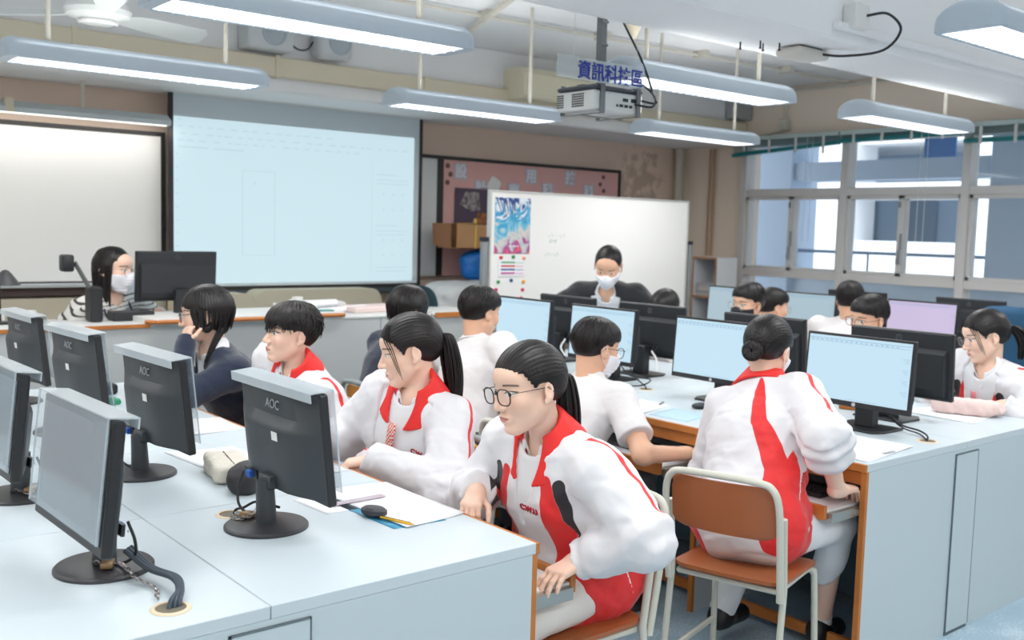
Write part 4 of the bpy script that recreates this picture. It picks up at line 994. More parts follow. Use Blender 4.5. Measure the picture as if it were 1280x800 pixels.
for row, (z, n, xs) in enumerate(((1.150, 1, 0), (1.105, 15, .0), (1.055, 22, .02), (1.01, 18, .0), (.965, 2, 0))):
    x = sx0+.03+xs
    for i in range(n):
        w_ = rs.uniform(.02, .06) if row != 4 else .22; ui(x, x+w_, z-.004, z+.004); x += w_+rs.uniform(.02, .06)
        if x > .9: break
for (a, b, c, d) in ((-.52, -.515, .22, .83), (-.27, -.265, .22, .83), (-.52, -.265, .22, .224), (-.52, -.265, .826, .83), (.56, .563, .1, .98)): ui(a, b, c, d)
for z, w_ in ((.86, .2), (.82, .3), (.79, .3), (.46, .2), (.42, .3), (.39, .28), (.13, .3), (.1, .28)): ui(.60, .60+w_, z-.003, z+.003)
for z in (.7, .58, .46-.12, .22):
    for x in (.66, .75, .84): ui(x, x+.014, z, z+.014)
for i in range(10): ui(sx0+.02, sx0+.035, .1+i*.09, .11+i*.09)
ui(-.43, -.42, .73, .75)
obj('screen_graphics', bm, mat('ui_grey', (90, 100, 104), .8, emit=(194, 222, 232), estr=.80), pj)
obj('screen_case', box(NB(), sx0-.08, sx1+.08, -.04, .06, 1.325, 1.33+.0), M_white, t)

# teacher's counter
t = empty('teacher_counter', (2.6, 5.3, 0), 0, 'long grey teacher counter with wooden edge in front of the screen', 'counter')
Mg = mat('grey_panel', (188, 192, 192), .6)
obj('front_panel', box(NB(), -3.0, 1.55, 0, .03, 0, .94), Mg, t)
bm = NB()
for x in (-.98, -.05, .72): box(bm, x-.002, x+.002, -.001, .001, 0, .94)
obj('panel_joint', bm, M_line, t)
obj('worktop', box(NB(), -3.0, 1.55, -.005, .46, .94, .955, .003), mat('counter_top', (214, 216, 214), .4), t)
obj('wood_edge', box(NB(), -3.0, -.72, -.012, 0, .938, .957), M_wood, t)
bm = NB(); prism(bm, [(-.74, -.0), (-.70, -.05), (.0, -.06), (.06, -.06), (.12, -.02), (.45, -.02), (.45, .44), (-.74, .44)], 'z', .955, .985); obj('raised_top', bm, [mat('raised_top_white', (226, 226, 224), .4)], t)
bm = NB(); tube(bm, [(-.74, .0, .968), (-.70, -.052, .968), (.0, -.062, .968), (.06, -.062, .968), (.12, -.022, .968), (.45, -.022, .968)], .012, 6); obj('raised_edge', bm, M_wood, t)
obj('wood_edge', box(NB(), 1.13, 1.55, -.014, 0, .925, .957), M_wood, t)
# things on the counter
t = empty('glue_figure', (2.18, 5.33, .985), 0, 'small red and blue figure bottle on the teacher counter in front of the monitor', 'bottle')
bm = NB(); lathe(bm, [(0, 0), (.034, 0), (.034, .012), (.014, .02), (.012, .02)], n=16); obj('base', bm, mat('figure_blue', (60, 150, 190), .5), t, True)
bm = NB(); lathe(bm, [(.022, .015), (.024, .04), (.015, .07), (.018, .09), (.014, .10), (0, .10)], n=14); obj('body', bm, mat('figure_red', (208, 84, 78), .5), t, True)
bm = NB(); lathe(bm, [(.012, .095), (.014, .11), (.004, .14), (0, .142)], n=12); obj('cap', bm, mat('figure_skin', (220, 170, 160), .5), t, True)
t = empty('document_camera', (1.62, 5.55, .955), 0, 'black document camera with raised arm beside the seated teacher', 'document camera')
obj('base', box(NB(), .02, .085, -.05, .06, 0, .19, .01), M_black, t)
tag(obj('closed_laptop', box(NB(), 1.76, 1.98, 5.50, 5.62, .956, 1.005, .004), M_black), 'low black box on the counter in front of the seated teacher', 'box')
bm = NB(); tube(bm, [(.05, 0, .15), (.02, 0, .2), (-.045, 0, .32)], .02, 8, sq=(1, .6)); obj('arm', bm, mat('doccam_grey', (96, 98, 100), .4), t, True)
bm = NB(); box(bm, -.115, -.055, -.04, .04, .27, .36, .012, seg=2); obj('camera_head', bm, M_black, t, True)
t = empty('desk_lamp', (1.22, 5.6, .955), 0, 'small black desk lamp with a cone shade at the left edge', 'lamp')
bm = NB(); lathe(bm, [(0, 0), (.05, 0), (.05, .012), (.008, .016), (.006, .25), (0, .25)], (0, 0, 0), 16); obj('stand', bm, M_black, t, True)
bm = NB(); lathe(bm, [(.075, .20), (.07, .205), (.03, .26), (.015, .275), (0, .28)], (0.03, 0, 0), 20); obj('lamp_shade', bm, mat('lamp_dark', (88, 88, 90), .35, metal=.5), t, True)
t = empty('white_mug', (2.85, 5.5, .985), 0, 'white mug with handle on the teacher counter', 'mug')
bm = NB(); lathe(bm, [(0, 0), (.03, 0), (.033, .08), (.029, .08), (.027, .006), (0, .006)], n=20); obj('cup', bm, M_white, t, True)
bm = NB(); tube(bm, bez([(-.03, 0, .065), (-.055, 0, .06), (-.055, 0, .03), (-.03, 0, .018)], 5), .005, 6); obj('handle', bm, M_white, t, True)
t = empty('small_bottle', (2.66, 5.42, .985), 0, 'tiny clear bottle with white cap left of the mug', 'bottle'); bm = NB(); lathe(bm, [(0, 0), (.014, 0), (.014, .03), (.006, .036), (0, .036)], n=14); obj('bottle_body', bm, mat('bottle_dark', (110, 70, 80), .4), t, True)
bm = NB(); lathe(bm, [(.009, .034), (.009, .055), (0, .055)], n=12); obj('cap', bm, M_white, t, True)
bm = NB(); box(bm, -.11, .11, -.006, .006, 0, .012, .003, M=TR(2.76, 5.34, .985) @ RZ(.1)); tag(obj('wooden_ruler', bm, mat('ruler_brown', (176, 120, 96), .6)), 'brown ruler lying in front of the mug', 'ruler')
bm = NB(); box(bm, -.09, .09, -.03, .03, 0, .01, .004, M=TR(2.93, 5.38, .985) @ RZ(-.1)); tag(obj('marker_case', bm, mat('marker_teal', (96, 150, 150), .6)), 'flat teal marker case beside the mug', 'case')
bm = NB(); tube(bm, [(2.92, 5.55, 1.012), (3.18, 5.62, 1.01)], .026, 12); tube(bm, [(3.0, 5.52, .97), (3.4, 5.62, .975)], .02, 10); tag(obj('paper_rolls', bm, M_paper, smooth=True), 'white rolls of paper lying right of the mug', 'paper roll')
bm = NB(); box(bm, -.2, .2, -.12, .12, 0, .035, .006, M=TR(3.42, 5.6, .955) @ RZ(.1)); tag(obj('paper_stack', bm, mat('paper_pinkish', (226, 206, 202), .8)), 'stack of pinkish papers at the right end of the teacher counter', 'paper')
bm = NB(); box(bm, -.12, .12, -.1, .1, 0, .06, .012, M=TR(3.16, 5.75, .955)); tag(obj('plastic_tray', bm, mat('tray_clear', (206, 208, 206), .3)), 'pale plastic tray behind the pinkish papers', 'tray')
# beige cabinets under the boards, electrical boxes
t = empty('low_cabinet', (2.9, 6.9, 0), 0, 'long beige cabinet under the whiteboard and projection screen', 'cabinet')
Mb = mat('beige_cabinet', (206, 194, 172), .7)
obj('body', box(NB(), -2.4, 1.7, -.35, .09, 0, .80), Mb, t); obj('ledge', box(NB(), -2.4, -.35, -.37, .09, .80, .835, .004), mat('beige_ledge', (222, 206, 182), .6), t); obj('back_board', box(NB(), -2.4, -.35, -.03, .09, .835, .985), mat('beige_back', (190, 184, 168), .7), t)
bm = NB()
for x in (-1.6, -.9, -.2, .5, 1.1): box(bm, x-.003, x+.003, -.353, -.349, .02, .79)
obj('door_joint', bm, M_line, t)
bm = NB(); prism(bm, rrect(1.05, .20, .09, 5), 'y', -.14, .05, TR(3.95-.35, 6.72, .93)); tag(obj('beige_bolster', bm, mat('bolster', (202, 194, 172), .8), smooth=True), 'beige padded roll lying under the right half of the projection screen', 'bolster')
bm = NB(); prism(bm, rrect(.55, .18, .07, 5), 'y', -.14, .05, TR(2.95-.15, 6.72, .92)); tag(obj('beige_bolster', bm, MATS['bolster'], smooth=True), 'shorter beige padded roll left of the long one under the screen', 'bolster')
for x, lb, z in ((1.26, 'white electrical box with a red switch at the left edge', .99), (1.42, 'white electrical box with a yellow label left of the document camera', .99)):
    t = empty('electrical_box', (x, 5.85, z-.04), 0, lb, 'electrical box'); obj('case', box(NB(), -.035, .035, -.02, .02, -.03, .05, .004), M_white, t)
    obj('switch', box(NB(), -.01, .01, -.026, -.02, .01, .022), mat('sw_red', (200, 60, 60), .5) if x < 1.3 else mat('sw_yellow', (214, 200, 90), .5), t)
tag(obj('trunking_shelf', box(NB(), 1.0, 1.62, 5.87, 5.95, .80, .90, .004), Mb), 'beige trunking shelf carrying the electrical boxes', 'trunking')

# cardboard box, blue bag, covered thing, black chair by the screen
t = empty('cardboard_box', (5.12, 6.62, 1.345), 0, 'long open cardboard box with a yellow band on top of the blue bag', 'box'); Mc = mat('cardboard', (186, 142, 100), .85, noise=(6, .4, (170, 126, 86)))
bm = NB(); a = .36
box(bm, -a, a, -.14, -.135, 0, .20); box(bm, -a, a, .12, .125, 0, .20); box(bm, -a, a, -.14, .12, 0, .005); box(bm, -a+.12, a, -.14, .12, .195, .2); box(bm, a-.005, a, -.14, .12, 0, .2)
obj('carton', bm, Mc, t); bm = NB(); prism(bm, [(-.14, .0), (.10, .02), (.12, .20), (-.14, .20)], 'x', -a-.06, -a-.055); 
obj('flap', bm, mat('cardboard_dark', (150, 104, 72), .9), t)
bm = NB(); box(bm, -.18, -.165, -.146, -.14, 0, .21); box(bm, -.18, -.165, -.146, .12, .2, .206); lathe(bm, [(0, .2), (.018, .205), (.012, .24), (0, .245)], (-.17, -.13, 0), 10); obj('yellow_band', bm, mat('band_yellow', (222, 186, 90), .6), t)
def lumpy(name, c, rad, m, seed, amp, label, cat, e=3, h=.02):
    def f(p):
        q = (p-A_(*c))/A_(*rad); d = ((np.abs(q)**e).sum(1)**(1/e)-1)*min(rad); return d-wob(p, 16, seed, amp)-wob(p, 34, seed+1, amp*.4)
    V, Q = mesh_sdf(f, A_(*c)-A_(*rad)-.05, A_(*c)+A_(*rad)+.05, h); o = raw(name, V, Q, m); return tag(o, label, cat)
lumpy('blue_bag', (5.16, 6.62, 1.20), (.24, .13, .145), mat('bag_blue', (30, 120, 206), .45, bump=(12, .8)), 3, .012, 'bright blue plastic bag under the cardboard box', 'bag', h=.014)
lumpy('covered_table', (5.0, 6.45, .55), (.55, .30, .53), mat('dust_sheet', (222, 222, 222), .8, bump=(6, .5)), 5, .012, 'table under a white dust sheet beside the projection screen', 'covered table', 5)
# mobile whiteboard
t = empty('mobile_whiteboard', (5.455, 5.6, 0), 0, 'mobile whiteboard with a colourful poster behind the standing teacher', 'whiteboard')
obj('board', box(NB(), -1.05, 1.05, -.012, .012, .80, 1.77), M_wb, t)
bm = NB(); Mal = mat('aluminium', (206, 204, 200), .35, metal=.5)
for a in ((-1.065, -1.05, .785, 1.785), (1.05, 1.065, .785, 1.785)): box(bm, a[0], a[1], -.018, .018, a[2], a[3])
box(bm, -1.05, 1.05, -.018, .018, 1.77, 1.785); box(bm, -1.05, 1.05, -.018, .018, .785, .80); obj('board_frame', bm, Mal, t)
for s in (-1, 1):
    bm = NB(); box(bm, s*1.10-.02, s*1.10+.02, -.02, .02, .05, 1.42, .003); obj('post', bm, mat('post_grey', (150, 154, 156), .4, metal=.4), t)
    obj('post_cap', box(NB(), s*1.10-.024, s*1.10+.024, -.024, .024, 1.42, 1.45), M_black, t)
    bm = NB(); box(bm, s*1.10-.02, s*1.10+.02, -.3, .3, .05, .09, .003); obj('foot', bm, MATS['post_grey'], t)
bm = NB()
for z, x0, x1 in ((1.47, -.52, -.34), (1.43, -.5, -.42), (1.33, -.55, -.40)):
    tube(bm, [(x0+(x1-x0)*i/14, -.0135, z+.012*math.sin(i*2.1)+.006*math.sin(i*5)) for i in range(15)], .0012, 4)
obj('faint_writing', bm, mat('marker_green', (196, 220, 210), .6), t)
t = empty('abstract_poster', (4.60, 5.584, 1.335), 0, 'colourful abstract poster at the top left of the mobile whiteboard', 'poster')
def poster_mat():
    m = mat('abstract_poster', (200, 200, 200), .5); nt = m.node_tree; p = nt.nodes['Principled BSDF']; L = nt.links
    tc = nt.nodes.new('ShaderNodeTexCoord'); n = nt.nodes.new('ShaderNodeTexNoise'); n.inputs['Scale'].default_value = 5; n.inputs['Detail'].default_value = 3; n.inputs['Distortion'].default_value = 3
    L.new(tc.outputs['Object'], n.inputs['Vector'])
    sp = nt.nodes.new('ShaderNodeSeparateXYZ'); L.new(tc.outputs['Object'], sp.inputs[0])
    a = nt.nodes.new('ShaderNodeMath'); a.operation = 'MULTIPLY_ADD'; a.inputs[1].default_value = 1.7; L.new(sp.outputs[2], a.inputs[0]); L.new(n.outputs[0], a.inputs[2])
    r = nt.nodes.new('ShaderNodeValToRGB'); r.color_ramp.interpolation = 'EASE'
    cols = [(.32, (238, 150, 50)), (.42, (230, 90, 110)), (.52, (160, 70, 150)), (.6, (190, 190, 196)), (.72, (214, 206, 200)), (.82, (120, 190, 214)), (.95, (40, 150, 200)), (1.08, (230, 236, 240)), (1.0, (30, 70, 140))]
    e = r.color_ramp.elements; e[0].position = cols[0][0]/1.2; e[0].color = srgb(*cols[0][1]); e[1].position = 1; e[1].color = srgb(30, 70, 140)
    for c_ in cols[1:-1]: q = e.new(c_[0]/1.2); q.color = srgb(*c_[1])
    s = nt.nodes.new('ShaderNodeMath'); s.operation = 'DIVIDE'; s.inputs[1].default_value = 1.2; L.new(a.outputs[0], s.inputs[0]); L.new(s.outputs[0], r.inputs[0]); L.new(r.outputs[0], p.inputs['Base Color']); return m
obj('sheet', box(NB(), -.165, .165, -.001, .001, 0, .40), poster_mat(), t)
bm = NB()
for i in range(7): prism(bm, [(-.16+i*.028, .398), (-.148+i*.028, .398), (-.10+i*.02, .28), (-.104+i*.02, .28)], 'y', -.002, -.001)
obj('stripes', bm, mat('poster_navy', (34, 70, 130), .5), t)
bm = NB(); box(bm, -.01, .06, -.002, -.001, .05, .056); box(bm, -.03, -.018, -.002, -.001, .046, .06); obj('mark', bm, M_white, t)
t = empty('marker_chart', (4.61, 5.584, 1.17), 0, 'small white sheet with rows of coloured bars below the poster', 'chart')
obj('sheet', box(NB(), -.13, .11, -.001, .001, 0, .12), M_paper, t)
for i, c_ in enumerate(((90, 170, 110), (220, 90, 90), (60, 70, 150), (200, 70, 150))):
    obj('colour_row', box(NB(), -.11, .02+.0*i, -.002, -.001, .095-i*.026, .107-i*.026), mat('row%d' % i, c_, .6), t); obj('colour_row', box(NB(), .03, .10, -.002, -.001, .095-i*.026, .101-i*.026), mat('rowp%d' % i, tuple(int((v+255)/2) for v in c_), .6), t)
for i, (x, z, c_, lb) in enumerate(((4.50, 1.305, (204, 40, 60), 'red magnet left above the bar chart'), (4.615, 1.31, (40, 140, 80), 'green magnet above the middle of the bar chart'), (4.715, 1.30, (238, 150, 120), 'orange magnet right above the bar chart'), (4.48, 1.13, (40, 150, 90), 'green magnet left below the bar chart'),
                                    (4.60, 1.14, (60, 90, 130), 'blue magnet below the middle of the bar chart'), (4.715, 1.13, (240, 170, 70), 'yellow magnet right below the bar chart'), (4.71, 1.07, (200, 40, 80), 'upper crimson magnet under the yellow one'), (4.70, 1.01, (214, 60, 90), 'lowest crimson magnet on the mobile whiteboard'), (4.46, 1.075, (200, 40, 90), 'crimson magnet at the left edge of the mobile whiteboard'), (4.355, 1.44, (210, 40, 110), 'pink magnet on the left post of the mobile whiteboard'))):
    bm = NB(); lathe(bm, [(0, .012), (.012, .010), (.014, .0), (0, 0)], n=12, M=TR(x, 5.588, z) @ Matrix.Rotation(PI/2, 4, 'X')); tag(obj('round_magnet', bm, mat('mag%d' % i, c_, .4), smooth=True), lb, 'magnet', 'magnets on the mobile whiteboard')
# open shelf by the corner
t = empty('open_shelf', (7.33, 5.95, 0), 0, 'white open shelf unit with wooden edges in the far right corner', 'shelf')
Msh = mat('shelf_white', (222, 224, 226), .6); Mse = mat('shelf_edge', (196, 146, 108), .6)
bm = NB(); box(bm, -.13, .16, -.14, -.125, 0, 1.30); box(bm, -.13, .16, .125, .14, 0, 1.30); box(bm, .145, .16, -.125, .125, 0, 1.30)
for z in (.03, .55, .93, 1.285): box(bm, -.12, .145, -.125, .125, z, z+.015)
obj('carcass', bm, Msh, t); bm = NB()
for y in (-.14, .128): box(bm, -.137, -.13, y, y+.013, 0, 1.30)
for z in (.03, .55, .93, 1.285): box(bm, -.137, -.12, -.127, .128, z, z+.017)
obj('wood_edging', bm, Mse, t)
for i in range(5):
    bm = NB(); box(bm, -.09, .09, -.10, .10, 0, .022, .003, M=TR(7.31+.004*(i % 2), 5.95, .947+.0235*i) @ RZ(.06*((i*7) % 5-2)))
    nm = ('lowest', 'second lowest', 'middle', 'second highest', 'topmost')[i]
    tag(obj('folded_cloth' if 0 else 'magazine', bm, mat('mag_stack%d' % (i % 3), ((206, 202, 198), (188, 186, 190), (220, 214, 208))[i % 3], .8)), 'pale magazine on the corner shelf, %s of its pile' % nm, 'magazine', 'magazines piled on the corner shelf')
t = empty('brown_cabinet', (7.58, 5.78, 0), 0, 'low brown wooden cabinet right of the open shelf', 'cabinet')
obj('body', box(NB(), -.06, .35, -.05, .3, 0, .98, .004), mat('brown_wood', (166, 100, 54), .6), t); obj('door', box(NB(), -.066, -.06, -.04, .14, .05, .94), mat('brown_wood_dark', (120, 62, 34), .6), t)

# ------------------------------------------------------------------ desks, monitors, chairs
DY = .73
def make_desk():
    """one desk unit, user on the +x side; origin at the floor under the spine, near end"""
    t = empty('computer_desk', (0, 0, 0), 0, '-', 'desk', 'pale blue computer desks'); D = .70; e = .0015
    obj('tabletop', box(NB(), .001, D, e, DY-e, .722, .75, .0015), M_lam_lit, t)
    obj('wood_edge', box(NB(), D, D+.012, e, DY-e, .722, .7485, .001), M_wood, t)
    obj('side_panel', box(box(NB(), .09, D-.012, e, .02, .0, .722), 0, .09, e, .02, .709, .722), M_lam, t)
    obj('panel_edging', box(NB(), D-.012, D+.004, e, .021, .0, .722), M_wood, t)
    obj('apron', box(NB(), D-.03, D-.008, .021, DY-e, .672, .716, .001), M_wood, t)
    obj('back_panel', box(NB(), .10, .115, .021, DY-e, .05, .70), mat('desk_inner', (92, 116, 130), .7), t)
    obj('foot_rail', box(NB(), D-.14, D-.12, .021, DY-e, .03, .07, .001), M_wood, t)
    tr = obj('keyboard_tray', box(NB(), D-.36, D+.16, .05, DY-.03, .592, .604), mat('tray_white', (226, 228, 230), .5), t)
    obj('tray_front', box(NB(), D+.16, D+.178, .045, DY-.025, .575, .622, .001), M_wood, tr)
    bm = NB(); box(bm, D-.34, D+.155, .028, .048, .565, .598, .001); box(bm, D-.1, D-.06, .024, .03, .575, .588); box(bm, D+.0, D+.02, .022, .03, .572, .592); obj('slide', bm, mat('zinc', (176, 178, 174), .35, metal=.8), tr)
    return t
def place_desk(x, y, east, label):
    global desk0
    o = desk0 if desk0.get('label') == '-' else dup(desk0, (0, 0, 0))
    o['label'] = label
    if east: o.location = (x, y, 0); o.rotation_euler = (0, 0, 0)
    else: o.location = (x, y+DY, 0); o.rotation_euler = (0, 0, PI)
    return o
desk0 = make_desk(); deskw = None
def make_desk_w():
    """mirror unit with its side panel towards the camera"""
    t = empty('computer_desk', (0, 0, 0), 0, '-', 'desk', 'pale blue computer desks'); D = .70; e = .0015
    obj('tabletop', box(NB(), -D, -.001, e, DY-e, .722, .75, .0015), M_lam_lit, t)
    obj('wood_edge', box(NB(), -D-.012, -D, e, DY-e, .722, .7485, .001), M_wood, t)
    obj('side_panel', box(box(NB(), -D+.012, -.09, e, .02, .0, .722), -.09, 0, e, .02, .709, .722), M_lam, t)
    obj('panel_edging', box(NB(), -D-.004, -D+.012, e, .021, .0, .722), M_wood, t)
    obj('apron', box(NB(), -D+.008, -D+.03, .021, DY-e, .672, .716, .001), M_wood, t)
    obj('back_panel', box(NB(), -.115, -.10, .021, DY-e, .05, .70), MATS['desk_inner'], t)
    obj('foot_rail', box(NB(), -D+.12, -D+.14, .021, DY-e, .03, .07, .001), M_wood, t)
    tr = obj('keyboard_tray', box(NB(), -D-.16, -D+.36, .05, DY-.03, .592, .604), MATS['tray_white'], t)
    obj('tray_front', box(NB(), -D-.178, -D-.16, .045, DY-.025, .575, .622, .001), M_wood, tr)
    bm = NB(); box(bm, -D-.155, -D+.34, .028, .048, .565, .598, .001); box(bm, -D+.06, -D+.1, .024, .03, .575, .588); box(bm, -D-.02, -D+.0, .022, .03, .572, .592); obj('slide', bm, MATS['zinc'], tr)
    return t
desk1 = make_desk_w()
ROWN = ['front', 'second', 'third', 'last']
def island(cx, name, we, ee):
    for i in range(4):
        y = 1.78+i*DY
        for east, src, nm in ((True, desk0, ee), (False, desk1, we)):
            o = src if src['label'] == '-' else dup(src, (cx, y, 0))
            o.location = (cx, y, 0); o['label'] = '%s desk unit on the %s side of the %s desk island' % (ROWN[i], nm, name)
island(.87, 'left', 'near left', 'chair'); island(3.75, 'middle', 'near left', 'far right'); island(6.30, 'window-side', 'near left', 'window')
for cx, x0, x1, lb in ((.87, .785, .955, 'blue-grey access door at the end of the left desk island'), (3.75, 3.665, 3.835, 'tall narrow access door at the end of the middle desk island'), (6.30, 6.215, 6.385, 'access door at the end of the window-side desk island')):
    t = empty('access_door', ((x0+x1)/2, 1.78, 0), 0, lb, 'access door'); w2 = (x1-x0)/2
    obj('door', box(NB(), -w2, w2, -.004, .012, .014, .705, .001), M_lam, t); bm = NB()
    box(bm, -w2-.003, -w2, -.0045, .0, .014, .708); box(bm, w2, w2+.003, -.0045, .0, .014, .708); box(bm, -w2-.003, w2+.003, -.0045, .0, .705, .708); obj('joint', bm, M_line, t)
    obj('plinth', box(NB(), -w2, w2, .0, .012, .0, .014), M_line, t)

def grommet(x, y, label, open_=True):
    t = empty('cable_grommet', (x, y, .75), 0, label, 'grommet', 'cable holes in the desk tops')
    bm = NB(); lathe(bm, [(.030, .0002), (.030, .003), (.037, .003), (.040, .0005)], n=28); obj('ring', bm, mat('grommet_beige', (226, 206, 176), .5), t, True)
    bm = NB(); lathe(bm, [(0, .0006), (.030, .0008)], n=28); obj('hole', bm, mat('grommet_hole', (120, 112, 98), .8), t)
    return t
# ---- monitors
def mk_screen(bm_x, y0, y1, z0, z1, sgn): pass
def make_hp():
    """flat office monitor, screen towards local -x, origin on the desk under the neck"""
    t = empty('computer_monitor', (0, 0, 0), 0, '-', 'monitor', 'black computer monitors with rectangular feet')
    W2, Hh, zc, xs = .235, .285, .235, -.085
    R = TR(xs, 0, zc) @ Matrix.Rotation(math.radians(4), 4, 'Y')
    obj('bezel', box(NB(), -.012, .010, -W2, W2, -Hh/2, Hh/2, .003, M=R), M_black, t)
    sc = obj('screen', box(NB(), -.0135, -.012, -W2+.011, W2-.011, -Hh/2+.022, Hh/2-.011, M=R), mat('screen_blue', (20, 24, 28), .3, emit=(138, 198, 232), estr=.84), t)
    bm = NB(); box(bm, .010, .018, -W2+.004, W2-.004, -Hh/2+.006, Hh/2-.003, .003, M=R); obj('back_cover', bm, M_blackm, t)
    bm = NB(); prism(bm, [(.018, .075), (.050, .058), (.052, -.09), (.040, -.12), (.018, -.12)], 'y', -W2+.02, W2-.02, R @ TR(0, 0, 0)); obj('housing', bm, M_blackm, t)
    bm = NB(); box(bm, .040, .0525, -.02, .09, -.105, -.06, M=R); rr = random.Random(2)
    obj('port_recess', bm, M_black, t)
    bm = NB()
    for i in range(16): y = -.015+.0065*i; z = -.1+.008*(i % 4); box(bm, .052, .0532, y, y+.004, z, z+.004, M=R)
    obj('port', bm, mat('port_grey', (130, 132, 134), .5), t)
    obj('sticker', box(NB(), .0185, .0195, .17, .205, .02, .045, M=R), M_white, t)
    obj('neck', box(NB(), -.03, .02, -.04, .04, .008, .16, .004, M=TR(0, 0, 0)), M_black, t)
    bm = NB(); prism(bm, [(-.11, -.085), (-.11, .085), (-.06, .115), (.08, .115), (.08, -.115), (-.06, -.115)], 'z', 0, .009); bmesh.ops.bevel(bm, geom=bm.edges[:], offset=.002, segments=1, affect='EDGES'); obj('foot', bm, M_black, t)
    bm = NB(); lathe(bm, [(0, .001), (.008, .001), (.008, 0)], n=20, M=R @ TR(-.012, 0, -Hh/2+.011) @ Matrix.Rotation(-PI/2, 4, 'Y')); obj('badge', bm, mat('badge_silver', (200, 204, 208), .3, metal=.3), t)
    bm = NB(); tube(bm, [(.0192, math.cos(a)*.014, math.sin(a)*.014+.11) for a in [2*PI*i/20 for i in range(20)]], .0012, 4, closed=True); 
    for dy in (-.005, .004): tube(bm, [(.0192, dy+.003, .10+.002), (.0192, dy-.003, .122)], .0012, 4)
    bmesh.ops.transform(bm, matrix=R, verts=bm.verts); obj('emblem', bm, mat('emblem_grey', (86, 90, 94), .3), t)
    bm = NB(); x = -.0142
    def u(y0, y1, z0, z1): box(bm, x, x+.0006, y0, y1, z0, z1, M=R)
    u(-W2+.014, W2-.014, Hh/2-.024, Hh/2-.0225); u(-W2+.014, W2-.014, Hh/2-.034, Hh/2-.033)
    for i in range(18): u(W2-.03-i*.022, W2-.022-i*.022, Hh/2-.0305, Hh/2-.028)
    for k_ in range(4):
        for j in range(3): u(-W2+.018, -W2+.018+.028-.006*j, .07-k_*.042-j*.007, .0708-k_*.042-j*.007)
    for i in range(12): u(-.10+i*.012, -.096+i*.012, -Hh/2+.027, -Hh/2+.029)
    obj('screen_graphics', bm, mat('screen_line', (20, 24, 28), .3, emit=(110, 166, 206), estr=.8), sc)
    return t
hp0 = make_hp(); SCR = {'w': mat('screen_pale', (20, 24, 28), .3, emit=(196, 226, 242), estr=.95), 'p': mat('screen_lilac', (20, 24, 28), .3, emit=(214, 200, 232), estr=.85), 'g': mat('screen_grey', (20, 24, 28), .3, emit=(182, 206, 218), estr=.8)}
first = True
def monitor(x, y, rz, label, scr=None):
    global first
    if first: o = hp0; first = False
    else: o = dup(hp0, (x, y, .75), rz)
    o.location = (x, y, .75); o.rotation_euler = (0, 0, rz); o['label'] = label
    if scr:
        for c in list(o.children):
            if c.name.startswith('screen'):
                c.data = c.data.copy(); c.data.materials[0] = SCR[scr]
    return o
monitor(3.645, 2.145, 0, 'black monitor with a pale blue screen nearest the camera on the middle island', 'w')
monitor(3.665, 2.88, 0, 'black monitor with blue screen left of the girl with the bun')
monitor(3.69, 3.63, 0, 'black monitor with blue screen behind the masked boy in white shirt')
monitor(3.70, 4.27, 0, 'farthest blue-screened monitor, right of the short-haired boy')
monitor(3.93, 2.22, PI, 'back-turned black monitor directly behind the nearest pale blue screen')
monitor(3.93, 2.93, PI, 'back-turned black monitor behind the bun-haired girl')
monitor(3.93, 3.66, PI, 'back-turned black monitor with emblem in front of the hidden student')
monitor(3.93, 4.33, PI, 'back-turned black monitor with a white sticker left of the standing teacher')
monitor(6.07, 4.03, .0, 'pale grey-blue screen in front of the windows', 'g')
monitor(6.09, 3.20, .0, 'lilac-coloured screen in front of the windows', 'p')
monitor(6.52, 4.02, PI, 'black monitor behind the pale grey-blue screen by the windows')
monitor(6.52, 3.18, PI, 'black monitor behind the lilac screen by the windows')
monitor(6.07, 4.66, 0, 'dark monitor left of the pale grey-blue screen by the windows', 'g')
monitor(6.52, 2.36, PI, 'black monitor at the right edge in front of the windows')
monitor(2.165, 5.58, -PI/2, 'black teacher monitor standing on the counter, seen from behind').location.z = .955
